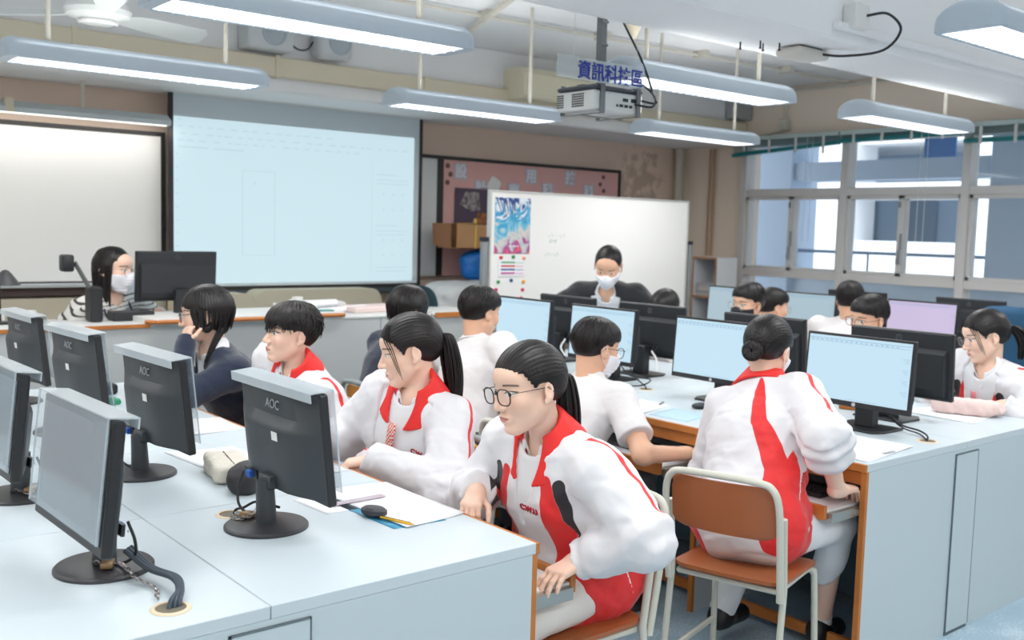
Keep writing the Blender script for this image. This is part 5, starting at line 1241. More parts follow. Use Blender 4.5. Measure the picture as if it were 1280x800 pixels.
# ---- older monitors with clear covers
def make_aoc():
    """screen towards local -x, round foot, clear cover hung over the top"""
    t = empty('computer_monitor', (0, 0, 0), 0, '-', 'monitor', 'older monitors with round feet and clear covers')
    W2, Hh, zc, xs = .215, .275, .225, -.03
    R = TR(xs, 0, zc) @ Matrix.Rotation(math.radians(6), 4, 'Y')
    Mo = mat('old_monitor_plastic', (58, 63, 68), .45)
    obj('bezel', box(NB(), -.016, .008, -W2, W2, -Hh/2, Hh/2, .004, M=R), M_black, t)
    obj('screen', box(NB(), -.018, -.016, -W2+.016, W2-.016, -Hh/2+.022, Hh/2-.016, M=R), mat('off_screen', (70, 82, 94), .12, spec=.8), t)
    bm = NB(); prof = [(.008, Hh/2-.006), (.018, Hh/2-.012), (.026, .062), (.050, .045), (.056, .03), (.056, -.05), (.050, -Hh/2+.018), (.008, -Hh/2+.006)]
    n = 10; rows = []
    for j in range(n+1):
        f = -1+2*j/n; k_ = 1 if abs(f) < .5 else max(.1, 1-(abs(f)-.5)*1.8)
        rows.append([bm.verts.new((.008+(x-.008)*k_, f*(W2-.004), z)) for x, z in prof])
    for a, b in zip(rows, rows[1:]):
        for i in range(len(prof)-1): bm.faces.new((a[i], a[i+1], b[i+1], b[i]))
    bm.faces.new(rows[0]); bm.faces.new(rows[-1][::-1]); bmesh.ops.transform(bm, matrix=R, verts=bm.verts); obj('housing', bm, Mo, t, True)
    text('lettering', 'AOC', .034, mat('aoc_letter', (150, 156, 160), .4), t, R @ TR(.0275, 0, .088) @ Matrix.Rotation(-.12, 4, 'Y') @ Matrix.Rotation(PI/2, 4, 'Z') @ Matrix.Rotation(PI/2, 4, 'X'), .0006)
    obj('sticker', box(NB(), .0575, .0585, .045, .075, .012, .034, M=R), M_white, t)
    bm = NB(); box(bm, .050, .0575, -.135, -.065, -.115, -.09, M=R); obj('port_recess', bm, M_black, t)
    bm = NB(); box(bm, .056, .068, -.11, -.085, -.112, -.094, .002, M=R); obj('blue_plug', bm, mat('vga_blue', (36, 96, 190), .5), t)
    bm = NB()
    for (y, z) in ((.06, -.02), (-.06, -.02), (.05, -.1), (-.15, -.1)): lathe(bm, [(0, .0), (.003, 0)], n=8, M=R @ TR(.0575, y, z) @ Matrix.Rotation(PI/2, 4, 'Y'))
    obj('screw', bm, M_black, t)
    bm = NB(); tube(bm, [(.02, 0, .012), (.025, 0, .12)], [.026, .022], 20, sq=(1, 1)); box(bm, -.0, .03, -.03, .03, .10, .135, .004); obj('neck', bm, Mo, t, True)
    bm = NB(); lathe(bm, [(0, .016), (.03, .016), (.10, .010), (.104, .006), (.104, 0), (0, 0)], (.02, 0, 0), 48); obj('foot', bm, mat('round_foot', (54, 54, 58), .4), t, True)
    Mc_ = mat('clear_cover', (196, 212, 222), .08, alpha=.24, spec=.6); Mce = mat('clear_cover_edge', (206, 216, 222), .2, alpha=.6)
    cv = obj('clear_cover', box(NB(), -.030, -.027, -W2-.002, W2+.002, -Hh/2+.03, Hh/2+.006, M=R), Mc_, t)
    bm = NB(); box(bm, -.030, .034, -W2-.002, W2+.002, Hh/2+.006, Hh/2+.009, M=R); box(bm, .031, .034, -W2-.002, W2+.002, Hh/2-.014, Hh/2+.006, M=R)
    for y in (-W2-.002, W2): box(bm, -.0305, -.0265, y, y+.002, -Hh/2+.03, Hh/2+.006, M=R)
    obj('cover_lip', bm, Mce, cv)
    bm = NB(); tube(bm, [Vector(p) for p in bez([(.035, -.10, .125), (.05, -.10, .08), (.055, -.08, .04), (.03, -.04, .015), (-.01, -.02, .02)], 6)], .0035, 6); obj('cable', bm, M_cable, t)
    return t
aoc0 = make_aoc(); fa = True
def aoc(x, y, rz, label):
    global fa
    if fa: o = aoc0; fa = False
    else: o = dup(aoc0, (x, y, .75), rz)
    o.location = (x, y, .75); o.rotation_euler = (0, 0, rz); o['label'] = label; return o
aoc(1.115, 2.27, PI, 'back-turned older monitor in front of the ponytailed girls, right one of the left island')
aoc(1.04, 2.96, PI+.04, 'back-turned older monitor with lettering, left of the girl in the navy sweater')
o = aoc(1.03, 3.70, PI+.06, 'back-turned older monitor with its clear cover tilted out at the back')
aoc(1.03, 4.40, PI+.03, 'farthest back-turned older monitor at the left edge')
aoc(.655, 2.19, .035, 'nearest covered monitor facing the camera, chained at its foot')
aoc(.655, 2.90, .03, 'covered monitor at the left edge facing the camera, chained at its foot')
bm = NB(); R = TR(1.03, 3.70, .975); prism(bm, [(.02, .145), (.024, .145), (.085, -.12), (.081, -.12)], 'y', -.2, .2, R @ RZ(.06)); tag(obj('acrylic_sheet', bm, MATS['clear_cover']), 'clear sheet leaning out behind the third monitor from the right on the left island', 'sheet')

# chains, padlocks, cables, grommets
def chain(pts, label, n=None):
    P = bez(pts, 12); L = [0]
    for a, b in zip(P, P[1:]): L.append(L[-1]+(b-a).length)
    bm = NB(); s = .0; i = 0; step = .0125
    while s < L[-1]:
        j = max(0, min(len(P)-2, next((q for q in range(len(L)-1) if L[q+1] >= s), len(P)-2))); t_ = (P[j+1]-P[j]).normalized(); c = P[j]+t_*(s-L[j])
        sd = t_.cross(Vector((0, 0, 1))).normalized(); up = sd.cross(t_); w_ = sd if i % 2 else (up*.8+sd*.6)
        tube(bm, [c+t_*(.0085*math.cos(a))+w_*(.0048*math.sin(a)) for a in [2*PI*k/12 for k in range(12)]], .0014, 5, closed=True); s += step; i += 1
    return tag(obj('security_chain', bm, mat('chain_steel', (178, 172, 170), .3, metal=.9), smooth=True), label, 'chain')
def padlock(x, y, z, rz, label):
    t = empty('padlock', (x, y, z), rz, label, 'padlock', 'padlocks on the monitor chains')
    obj('body', box(NB(), -.018, .018, -.013, .013, 0, .014, .004, seg=2), mat('brass', (156, 128, 96), .4, metal=.5), t, True)
    bm = NB(); tube(bm, [(.018, -.008, .007), (.030, -.008, .007), (.036, 0, .007), (.030, .008, .007), (.018, .008, .007)], .0028, 6); obj('shackle', bm, mat('shackle_steel', (186, 184, 180), .3, metal=.9), t, True)
chain([(.70, 2.22, .79), (.66, 2.20, .772), (.66, 2.165, .772), (.69, 2.12, .775), (.70, 2.06, .76), (.715, 1.99, .756), (.70, 1.94, .755)], 'steel chain from the foot of the nearest covered monitor to the cable hole')
padlock(.668, 2.145, .766, 1.1, 'brass padlock on the foot of the nearest covered monitor')
chain([(.70, 2.93, .79), (.66, 2.90, .772), (.67, 2.86, .772), (.70, 2.80, .76), (.72, 2.74, .755)], 'steel chain at the foot of the covered monitor at the left edge')
padlock(.69, 2.85, .77, .8, 'brass padlock on the monitor foot at the left edge')
chain([(1.10, 2.30, .83), (1.07, 2.28, .79), (1.05, 2.31, .77), (1.04, 2.34, .762), (1.055, 2.39, .757)], 'steel chain round the neck of the back-turned monitor in the middle of the left island')
padlock(1.07, 2.325, .766, 2.2, 'brass padlock beside the cable hole in the middle of the left island')
bm = NB()
for dx in (0, .010, .019): tube(bm, bez([(.70+dx, 2.13+dx, .80), (.725+dx*.6, 2.06+dx*.5, .775), (.745+dx*.6, 1.98, .775), (.735+dx*.4, 1.92, .77), (.705+dx, 1.885, .757), (.70+dx, 1.882, .70)], 8), .0055, 8)
tag(obj('cable_bundle', bm, mat('cable_bluegrey', (58, 70, 82), .4), smooth=True), 'bundle of dark cables entering the nearest desk hole', 'cable')
grommet(.705, 1.88, 'round beige cable hole nearest the camera at the bottom left'); grommet(1.065, 2.415, 'cable hole behind the foot of the right back-turned monitor on the left island'); grommet(3.605, 1.865, 'cable hole right of the nearest pale blue screen'); grommet(3.575, 3.285, 'cable hole on the middle island behind the masked boy'); grommet(3.42, 2.43, 'cable hole left of the nearest pale blue screen, behind the bun-haired girl')
def wire(pts, label, r=.0035, m=M_cable): bm = NB(); tube(bm, bez(pts, 8), r, 6); return tag(obj('cable', bm, m, smooth=True), label, 'cable')
wire([(1.12, 2.25, .80), (1.10, 2.33, .80), (1.085, 2.38, .775), (1.075, 2.415, .757), (1.07, 2.418, .70)], 'black cable running from the right back-turned monitor into its desk hole')
wire([(3.66, 2.10, .86), (3.66, 2.02, .79), (3.68, 1.94, .77), (3.63, 1.88, .765), (3.605, 1.868, .752), (3.60, 1.868, .70)], 'black cable from the nearest pale blue screen into its desk hole')
wire([(3.67, 2.11, .84), (3.70, 2.03, .77), (3.66, 1.93, .762), (3.61, 1.87, .753)], 'second black cable beside the nearest pale blue screen')
wire([(3.66, 2.30, .80), (3.56, 2.38, .765), (3.44, 2.43, .756), (3.42, 2.43, .70)], 'short black cable left of the nearest pale blue screen')
wire([(3.72, 3.55, .85), (3.66, 3.45, .79), (3.62, 3.36, .77), (3.58, 3.29, .756), (3.575, 3.285, .7)], 'black cable dropping into the hole behind the masked boy')
wire([(3.70, 3.60, .84), (3.60, 3.42, .80), (3.64, 3.32, .79), (3.55, 3.30, .77), (3.50, 3.42, .757)], 'tangled black cable behind the masked boy')
wire([(3.95, 3.60, .88), (3.90, 3.52, .85), (3.84, 3.46, .80)], 'pale cable plug hanging behind a back-turned monitor', .006, M_white)
wire([(3.93, 4.26, .88), (3.86, 4.22, .84), (3.84, 4.16, .80)], 'pale cable plug behind the sticker-marked back-turned monitor', .006, M_white)

# ---- chairs
def make_chair(kind):
    """tube-framed school chair facing local +x, origin on the floor under the seat centre"""
    ply = dict(red=mat('ply_reddish', (168, 98, 58), .38, noise=(5, .4, (150, 82, 46))), yellow=mat('ply_yellow', (228, 150, 44), .35, noise=(5, .35, (214, 134, 36))))[kind]
    fr = dict(red=mat('frame_cream', (204, 204, 192), .4), yellow=mat('frame_grey', (150, 160, 162), .4))[kind]
    edge = mat('ply_edge', (206, 134, 70), .5)
    t = empty('school_chair', (0, 0, 0), 0, '-', 'chair', 'tube-framed school chairs')
    bm = NB(); out = rrect(.37, .37, .05, 4); prism(bm, out, 'z', -.006, .006, TR(.0, 0, .435))
    bmesh.ops.subdivide_edges(bm, edges=[e for e in bm.edges], cuts=2, use_grid_fill=True)
    for v in bm.verts: v.co.z += .012*(v.co.x/.18)**2*(-1 if v.co.x > 0 else .6)+.004*(v.co.y/.18)**2
    obj('seat', bm, ply, t)
    # backrest, slightly curved, leaning back
    bm = NB(); n = 10; rows = []
    Z0, Z1 = .585, .755; zz = [(Z0, .78), (Z0+.012, .94), (Z0+.03, 1), (Z1-.04, 1), (Z1-.012, .93), (Z1, .80)]
    for th in (0, .011):
        for z, wf_ in zz: rows.append([bm.verts.new((-.185-(z-.44)*.16-.018*(1-(y_)**2)*1+th, y_*.172*wf_, z)) for y_ in [-1+2*j/n for j in range(n+1)]])
    m_ = len(zz)
    for q in range(2):
        for a, b in zip(rows[q*m_:(q+1)*m_], rows[q*m_+1:(q+1)*m_]):
            for j in range(n): bm.faces.new((a[j], a[j+1], b[j+1], b[j]))
    for i in range(m_-1):
        for j in (0, n): bm.faces.new((rows[i][j], rows[i+1][j], rows[m_+i+1][j], rows[m_+i][j]))
    for i in (0, m_-1):
        for j in range(n): bm.faces.new((rows[i][j], rows[i][j+1], rows[m_+i][j+1], rows[m_+i][j]))
    obj('backrest', bm, ply, t)
    bm = NB()
    for y in (-.15, .15):
        for z in (.62, .71): lathe(bm, [(0, .002), (.004, .0)], n=8, M=TR(-.169-(z-.44)*.16, y, z) @ Matrix.Rotation(PI/2, 4, 'Y'))
    obj('rivet', bm, M_white, t)
    xb = lambda z: -.20-(z-.44)*.16
    bm = NB(); tube(bm, bez([(xb(.40)+.0, -.185, .40), (xb(.55), -.187, .55), (xb(.70), -.185, .70), (xb(.755), -.165, .757), (xb(.768), -.12, .772), (xb(.768), .0, .774), (xb(.768), .12, .772), (xb(.755), .165, .757), (xb(.70), .185, .70), (xb(.55), .187, .55), (xb(.40), .185, .40)], 5), .0115, 10); obj('back_frame', bm, fr, t, True)
    for s in (-1, 1):
        bm = NB(); tube(bm, [(xb(.62)+.03, s*.187, .66), (xb(.45)+.035, s*.187, .43), (-.225, s*.19, .0)], .011, 10); obj('leg', bm, fr, t, True)
        bm = NB(); tube(bm, bez([(-.16, s*.165, .418), (.10, s*.165, .416), (.16, s*.168, .40), (.175, s*.175, .36), (.20, s*.185, .0)], 5), .011, 10); obj('leg', bm, fr, t, True)
        bm = NB(); lathe(bm, [(0, 0), (.0145, 0), (.0145, .03), (.012, .03)], (.20, s*.185, 0), 12); lathe(bm, [(0, 0), (.0145, 0), (.0145, .03), (.012, .03)], (-.225, s*.19, 0), 12); obj('foot_cap', bm, mat('foot_rubber', (190, 188, 176), .7), t, True)
    for a_, b_ in (((-.16, -.165, .418), (-.16, .165, .418)), ((.15, -.168, .405), (.15, .168, .405)), ((-.222, .189, .14), (.19, .183, .14)), ((-.222, -.189, .14), (.19, -.183, .14))): obj('stretcher', tube(NB(), [a_, b_], .010, 8), fr, t, True)
    return t
ch = {'red': make_chair('red'), 'yellow': make_chair('yellow')}; used = {'red': False, 'yellow': False}
def chair(x, y, deg, kind, label):
    o = ch[kind] if not used[kind] else dup(ch[kind], (x, y, 0), math.radians(deg)); used[kind] = True
    o.location = (x, y, 0); o.rotation_euler = (0, 0, math.radians(deg)); o['label'] = label
chair(1.83, 2.0, 178, 'red', 'reddish plywood chair under the girl with glasses nearest the camera')
chair(2.66, 1.97, 16, 'red', 'reddish plywood chair with cream frame under the bun-haired girl')
chair(1.87, 2.86, 182, 'yellow', 'orange plywood chair behind the girl with the checked tie')
chair(1.88, 3.75, 180, 'yellow', 'orange plywood chair behind the boy in the tracksuit jacket')
chair(2.65, 3.99, 2, 'yellow', 'orange plywood chair with grey frame in the aisle, back to the camera')
chair(1.9, 4.36, 180, 'yellow', 'chair under the girl in the navy sweater')
chair(2.62, 2.86, 2, 'red', 'cream-framed chair under the masked boy in a white shirt')
chair(2.66, 3.52, -2, 'red', 'chair under the short-haired boy in a white shirt')
for x, y, d, lb in ((4.92, 2.12, 180, 'chair under the ponytailed girl with the pink tie'), (4.95, 2.82, 180, 'chair under the boy bending low behind the monitors'), (4.95, 3.55, 180, 'chair under the boy with the black mask'), (4.86, 4.15, 180, 'chair under the student beside the standing teacher')): chair(x, y, d, 'red', lb)
t = empty('office_chair', (3.98, 5.9, 0), .3, 'dark teal office chair behind the right end of the teacher counter', 'chair')
def fo(p): q = p-A_(0, 0, .90); return ((np.abs(q/A_(.04, .2, .20))**3).sum(1)**(1/3)-1)*.04
V_, Q_ = mesh_sdf(fo, A_(-.08, -.25, .65), A_(.08, .25, 1.15), .012); raw('backrest', V_+A_(0, 0, 0), Q_, mat('teal_fabric', (22, 50, 58), .9), t)
bm = NB(); tube(bm, [(0, 0, .05), (0, 0, .45)], .03); box(bm, -.25, .2, -.23, .23, .44, .52, .03, seg=2); obj('seat', bm, MATS['teal_fabric'], t)
bm = NB()
for i in range(5): a = 2*PI*i/5; tube(bm, [(0, 0, .08), (.28*math.cos(a), .28*math.sin(a), .05)], .018); lathe(bm, [(0, 0), (.025, 0), (.025, .05), (0, .05)], (.28*math.cos(a), .28*math.sin(a), 0), 10)
obj('star_base', bm, M_black, t)
for y in (-.235, .235): pass

# ---- things on the desks
def sheet(corners, z, label, m=M_paper, th=.0006, name='paper_sheet', lift=0, cat='paper', curl=0):
    bm = NB(); n = 8; c = [Vector((a, b, 0)) for a, b in corners]; R_ = random.Random(int(abs(corners[0][0])*1000)); ph = R_.random()*6
    g = []
    for i in range(n+1):
        row = []
        for j in range(n+1):
            u_, v_ = i/n, j/n; p = (c[0]*(1-u_)+c[1]*u_)*(1-v_)+(c[3]*(1-u_)+c[2]*u_)*v_
            zz = z+th+curl*((2*abs(u_-.5))**3+(2*abs(v_-.5))**3)*.5*(.5+.5*math.sin(ph+u_*5+v_*3)); row.append(bm.verts.new((p.x, p.y, zz)))
        g.append(row)
    for i in range(n):
        for j in range(n): bm.faces.new((g[i][j], g[i+1][j], g[i+1][j+1], g[i][j+1]))
    o = obj(name, bm, m, smooth=True); md = o.modifiers.new('thick', 'SOLIDIFY'); md.thickness = th; md.offset = -1; return tag(o, label, cat)
Mfold = mat('folder_blue', (70, 160, 200), .3, alpha=.85); 
sheet([(1.36, 2.50), (1.575, 2.47), (1.575, 2.08), (1.372, 2.055)], .751, 'white worksheet in a blue folder on the desk corner near the girl with glasses', curl=.004)
sheet([(1.33, 2.49), (1.50, 2.47), (1.50, 2.06), (1.345, 2.07)], .7502, 'blue folder under the worksheet on the near desk', Mfold, name='blue_folder', cat='folder')
sheet([(1.26, 2.45), (1.40, 2.47), (1.39, 2.28), (1.27, 2.28)], .7502, 'small white card left of the blue folder', M_paper)
bm = NB(); prism(bm, rrect(.028, .17, .002, 1), 'z', 0, .0015, TR(1.40, 2.34, .7545) @ RZ(math.radians(-88))); tag(obj('clear_ruler', bm, mat('ruler_clear', (214, 200, 210), .2, alpha=.8)), 'clear pinkish ruler lying across the worksheet', 'ruler')
t = empty('pencil_case_dark', (1.36, 2.19, .756), math.radians(-68), 'dark oval eraser case beside a yellow pencil on the near desk', 'case'); t.name = 'eraser_case'
bm = NB(); lathe(bm, [(0, -.012), (.018, -.011), (.024, -.005), (.024, .005), (.018, .011), (0, .012)], n=24, M=Matrix.Scale(1.6, 4, (1, 0, 0)) @ TR(0, 0, .010)); obj('shell', bm, mat('eraser_dark', (66, 66, 72), .6), t, True)
t = empty('pencil', (1.375, 2.11, .7585), math.radians(-72), 'yellow and black striped pencil beside the dark oval case', 'pencil')
bm = NB(); tube(bm, [(-.05, 0, 0), (.05, 0, 0)], .0036, 6); obj('shaft', bm, mat('pencil_yellow', (236, 182, 50), .4), t); bm = NB(); tube(bm, [(-.05, 0, .0012), (.05, 0, .0012)], .0030, 6, sq=(.6, 1)); obj('stripe', bm, M_black, t)
bm = NB(); tube(bm, [(.05, 0, 0), (.062, 0, 0)], .0036, 6, r1=.0005); obj('tip', bm, mat('pencil_tip', (220, 180, 140), .6), t)
sheet([(1.37, 2.86), (1.54, 2.84), (1.56, 2.66), (1.45, 2.66)], .751, 'small white paper in front of the girl with the checked tie')
sheet([(1.18, 3.20), (1.40, 3.16), (1.42, 2.90), (1.20, 2.94)], .7505, 'printed sheet behind the cream pencil case', curl=.003)
sheet([(1.38, 3.72), (1.57, 3.66), (1.56, 3.42), (1.35, 3.40)], .7505, 'blank white sheet in front of the boy with shaggy hair', curl=.004)
sheet([(1.30, 3.98), (1.50, 3.96), (1.50, 3.74), (1.34, 3.72)], .7505, 'white sheet beside the scrunched blue cloth')
def soft(name, c, rad, m, seed, amp, label, cat, e=2.6, h=.008, rz=0):
    cs, sn = math.cos(rz), math.sin(rz)
    def f(p):
        q = p-A_(*c); q = np.stack([q[:, 0]*cs+q[:, 1]*sn, -q[:, 0]*sn+q[:, 1]*cs, q[:, 2]], 1)/A_(*rad); d = ((np.abs(q)**e).sum(1)**(1/e)-1)*min(rad)*.9
        return np.maximum(d-wob(p, 60, seed, amp)-wob(p, 130, seed+1, amp*.5), .7503-p[:, 2])
    R_ = max(rad)+.02; V, Q = mesh_sdf(f, A_(*c)-R_, A_(*c)+R_, h); return tag(raw(name, V, Q, m), label, cat)
t = soft('pencil_case', (1.225, 2.80, .778), (.115, .058, .030), mat('cream_canvas', (216, 210, 198), .8, bump=(90, .3)), 4, .002, 'cream canvas pencil case behind the right back-turned monitor', 'pencil case', 6, .005, 1.35)
bm = NB(); tube(bm, [(1.205, 2.71, .8065), (1.225, 2.80, .8085), (1.245, 2.88, .8065)], .0022, 6); z_ = obj('zip', bm, mat('zip_brown', (110, 96, 84), .6)); z_.parent = t
soft('black_pouch', (1.20, 2.62, .785), (.075, .05, .045), mat('black_pouch', (38, 38, 42), .6), 9, .003, 'black pouch behind the right back-turned monitor', 'pouch', 2.6, .006, .9)
soft('blue_cloth', (1.47, 3.93, .772), (.05, .035, .03), mat('cloth_blue', (40, 130, 206), .6), 12, .008, 'scrunched blue cloth at the elbow of the girl in the navy sweater', 'cloth', 2.2, .005)
soft('green_box', (1.28, 4.17, .762), (.07, .04, .012), mat('green_case', (40, 150, 110), .5), 14, .001, 'green flat case behind the back-turned monitors', 'case', 6, .005)
soft('black_adapter', (1.36, 4.42, .775), (.06, .04, .025), M_blackm, 15, .001, 'black power adapter between the far monitors of the left island', 'adapter', 5, .006)
# middle island
sheet([(3.06, 2.06), (3.46, 2.10), (3.46, 1.84), (3.08, 1.80)], .7505, 'white printed worksheet in front of the nearest pale blue screen', curl=.006)
bm = NB()
for i in range(7): box(bm, 3.24+i*.012, 3.249+i*.012, 1.825, 1.845, .7532, .7536)
for i in range(9): box(bm, 3.12, 3.40-.03*(i % 3), 1.87+i*.022, 1.8715+i*.022, .7532, .7536)
tag(obj('printed_lines', bm, M_print), 'printed lines on the worksheet by the nearest pale blue screen', 'print')
sheet([(3.07, 2.98), (3.34, 3.10), (3.34, 2.92), (3.08, 2.84)], .7505, 'white worksheet beside the elbow of the masked boy', curl=.004)
sheet([(3.09, 2.82), (3.30, 2.86), (3.30, 2.66), (3.10, 2.62)], .7505, 'pale blue booklet beside the worksheet of the masked boy', mat('booklet_blue', (186, 216, 234), .4), name='booklet', cat='booklet')
sheet([(3.05, 3.00), (3.30, 3.13), (3.31, 3.10), (3.06, 2.96)], .7502, 'teal folder edge under the worksheet of the masked boy', mat('folder_teal', (90, 180, 190), .4), name='folder', cat='folder')
bm = NB(); box(bm, -.035, .035, -.005, .005, 0, .008, .002, M=TR(3.325, 2.96, .7512) @ RZ(.5)); tag(obj('bulldog_clip', bm, M_grey), 'metal clip lying on the worksheet of the masked boy', 'clip')
soft('navy_pouch', (3.40, 2.56, .80), (.055, .09, .05), mat('pouch_navy', (34, 52, 86), .8), 21, .004, 'dark navy pouch left of the shoulder of the bun-haired girl', 'pouch', 2.6, .007)
soft('computer_mouse', (3.40, 2.80, .762), (.045, .028, .013), M_black, 22, .0005, 'black mouse beside the navy pouch', 'mouse', 2.4, .004)
sheet([(4.14, 2.28), (4.42, 2.26), (4.44, 1.98), (4.12, 1.94)], .7505, 'white worksheet under the pink pencil case at the far right', curl=.003)
soft('pink_pencil_case', (4.32, 2.07, .785), (.05, .14, .036), mat('pink_canvas', (234, 206, 200), .8, bump=(70, .3)), 25, .003, 'long pale pink pencil case in front of the girl with the pink tie', 'pencil case', 3.4, .006, .35)
bm = NB(); box(bm, -.022, .022, -.07, .07, 0, .02, .004, M=TR(3.98, 2.40, .7505) @ RZ(.3)); tag(obj('wooden_block', bm, M_wood), 'small orange wooden block under the back-turned monitor at right', 'block')
soft('mouse_nearby', (2.985, 1.785+.06, .622), (.034, .022, .016), mat('mouse_dark', (52, 60, 72), .4), 26, .0004, 'dark mouse under the hand of the bun-haired girl on the keyboard tray', 'mouse', 2.4, .004).name = 'computer_mouse'
def keyboard(x, y, rz, label):
    t = empty('keyboard', (x, y, .604), rz, label, 'keyboard', 'black keyboards on the trays'); obj('case', box(NB(), -.07, .07, -.20, .20, 0, .016, .004), M_black, t); bm = NB()
    for i in range(5):
        for j in range(17): box(bm, -.058+i*.023, -.040+i*.023, -.19+j*.0224, -.172+j*.0224, .016, .022, .002)
    obj('keys', bm, M_blackm, t)
keyboard(1.50, 2.28, 0, 'black keyboard on the tray of the girl with glasses nearest the camera'); keyboard(3.08, 2.13, 0, 'black keyboard on the tray of the bun-haired girl'); keyboard(3.08, 2.9, 0, 'black keyboard on the tray of the masked boy')
lumpy('blue_cover', (5.86, 2.56, .945), (.11, .22, .20), mat('deep_blue_cloth', (28, 78, 112), .8, bump=(10, .4)), 31, .006, 'deep blue cloth cover on the window-side desk at the right edge', 'cover', 4, .016)

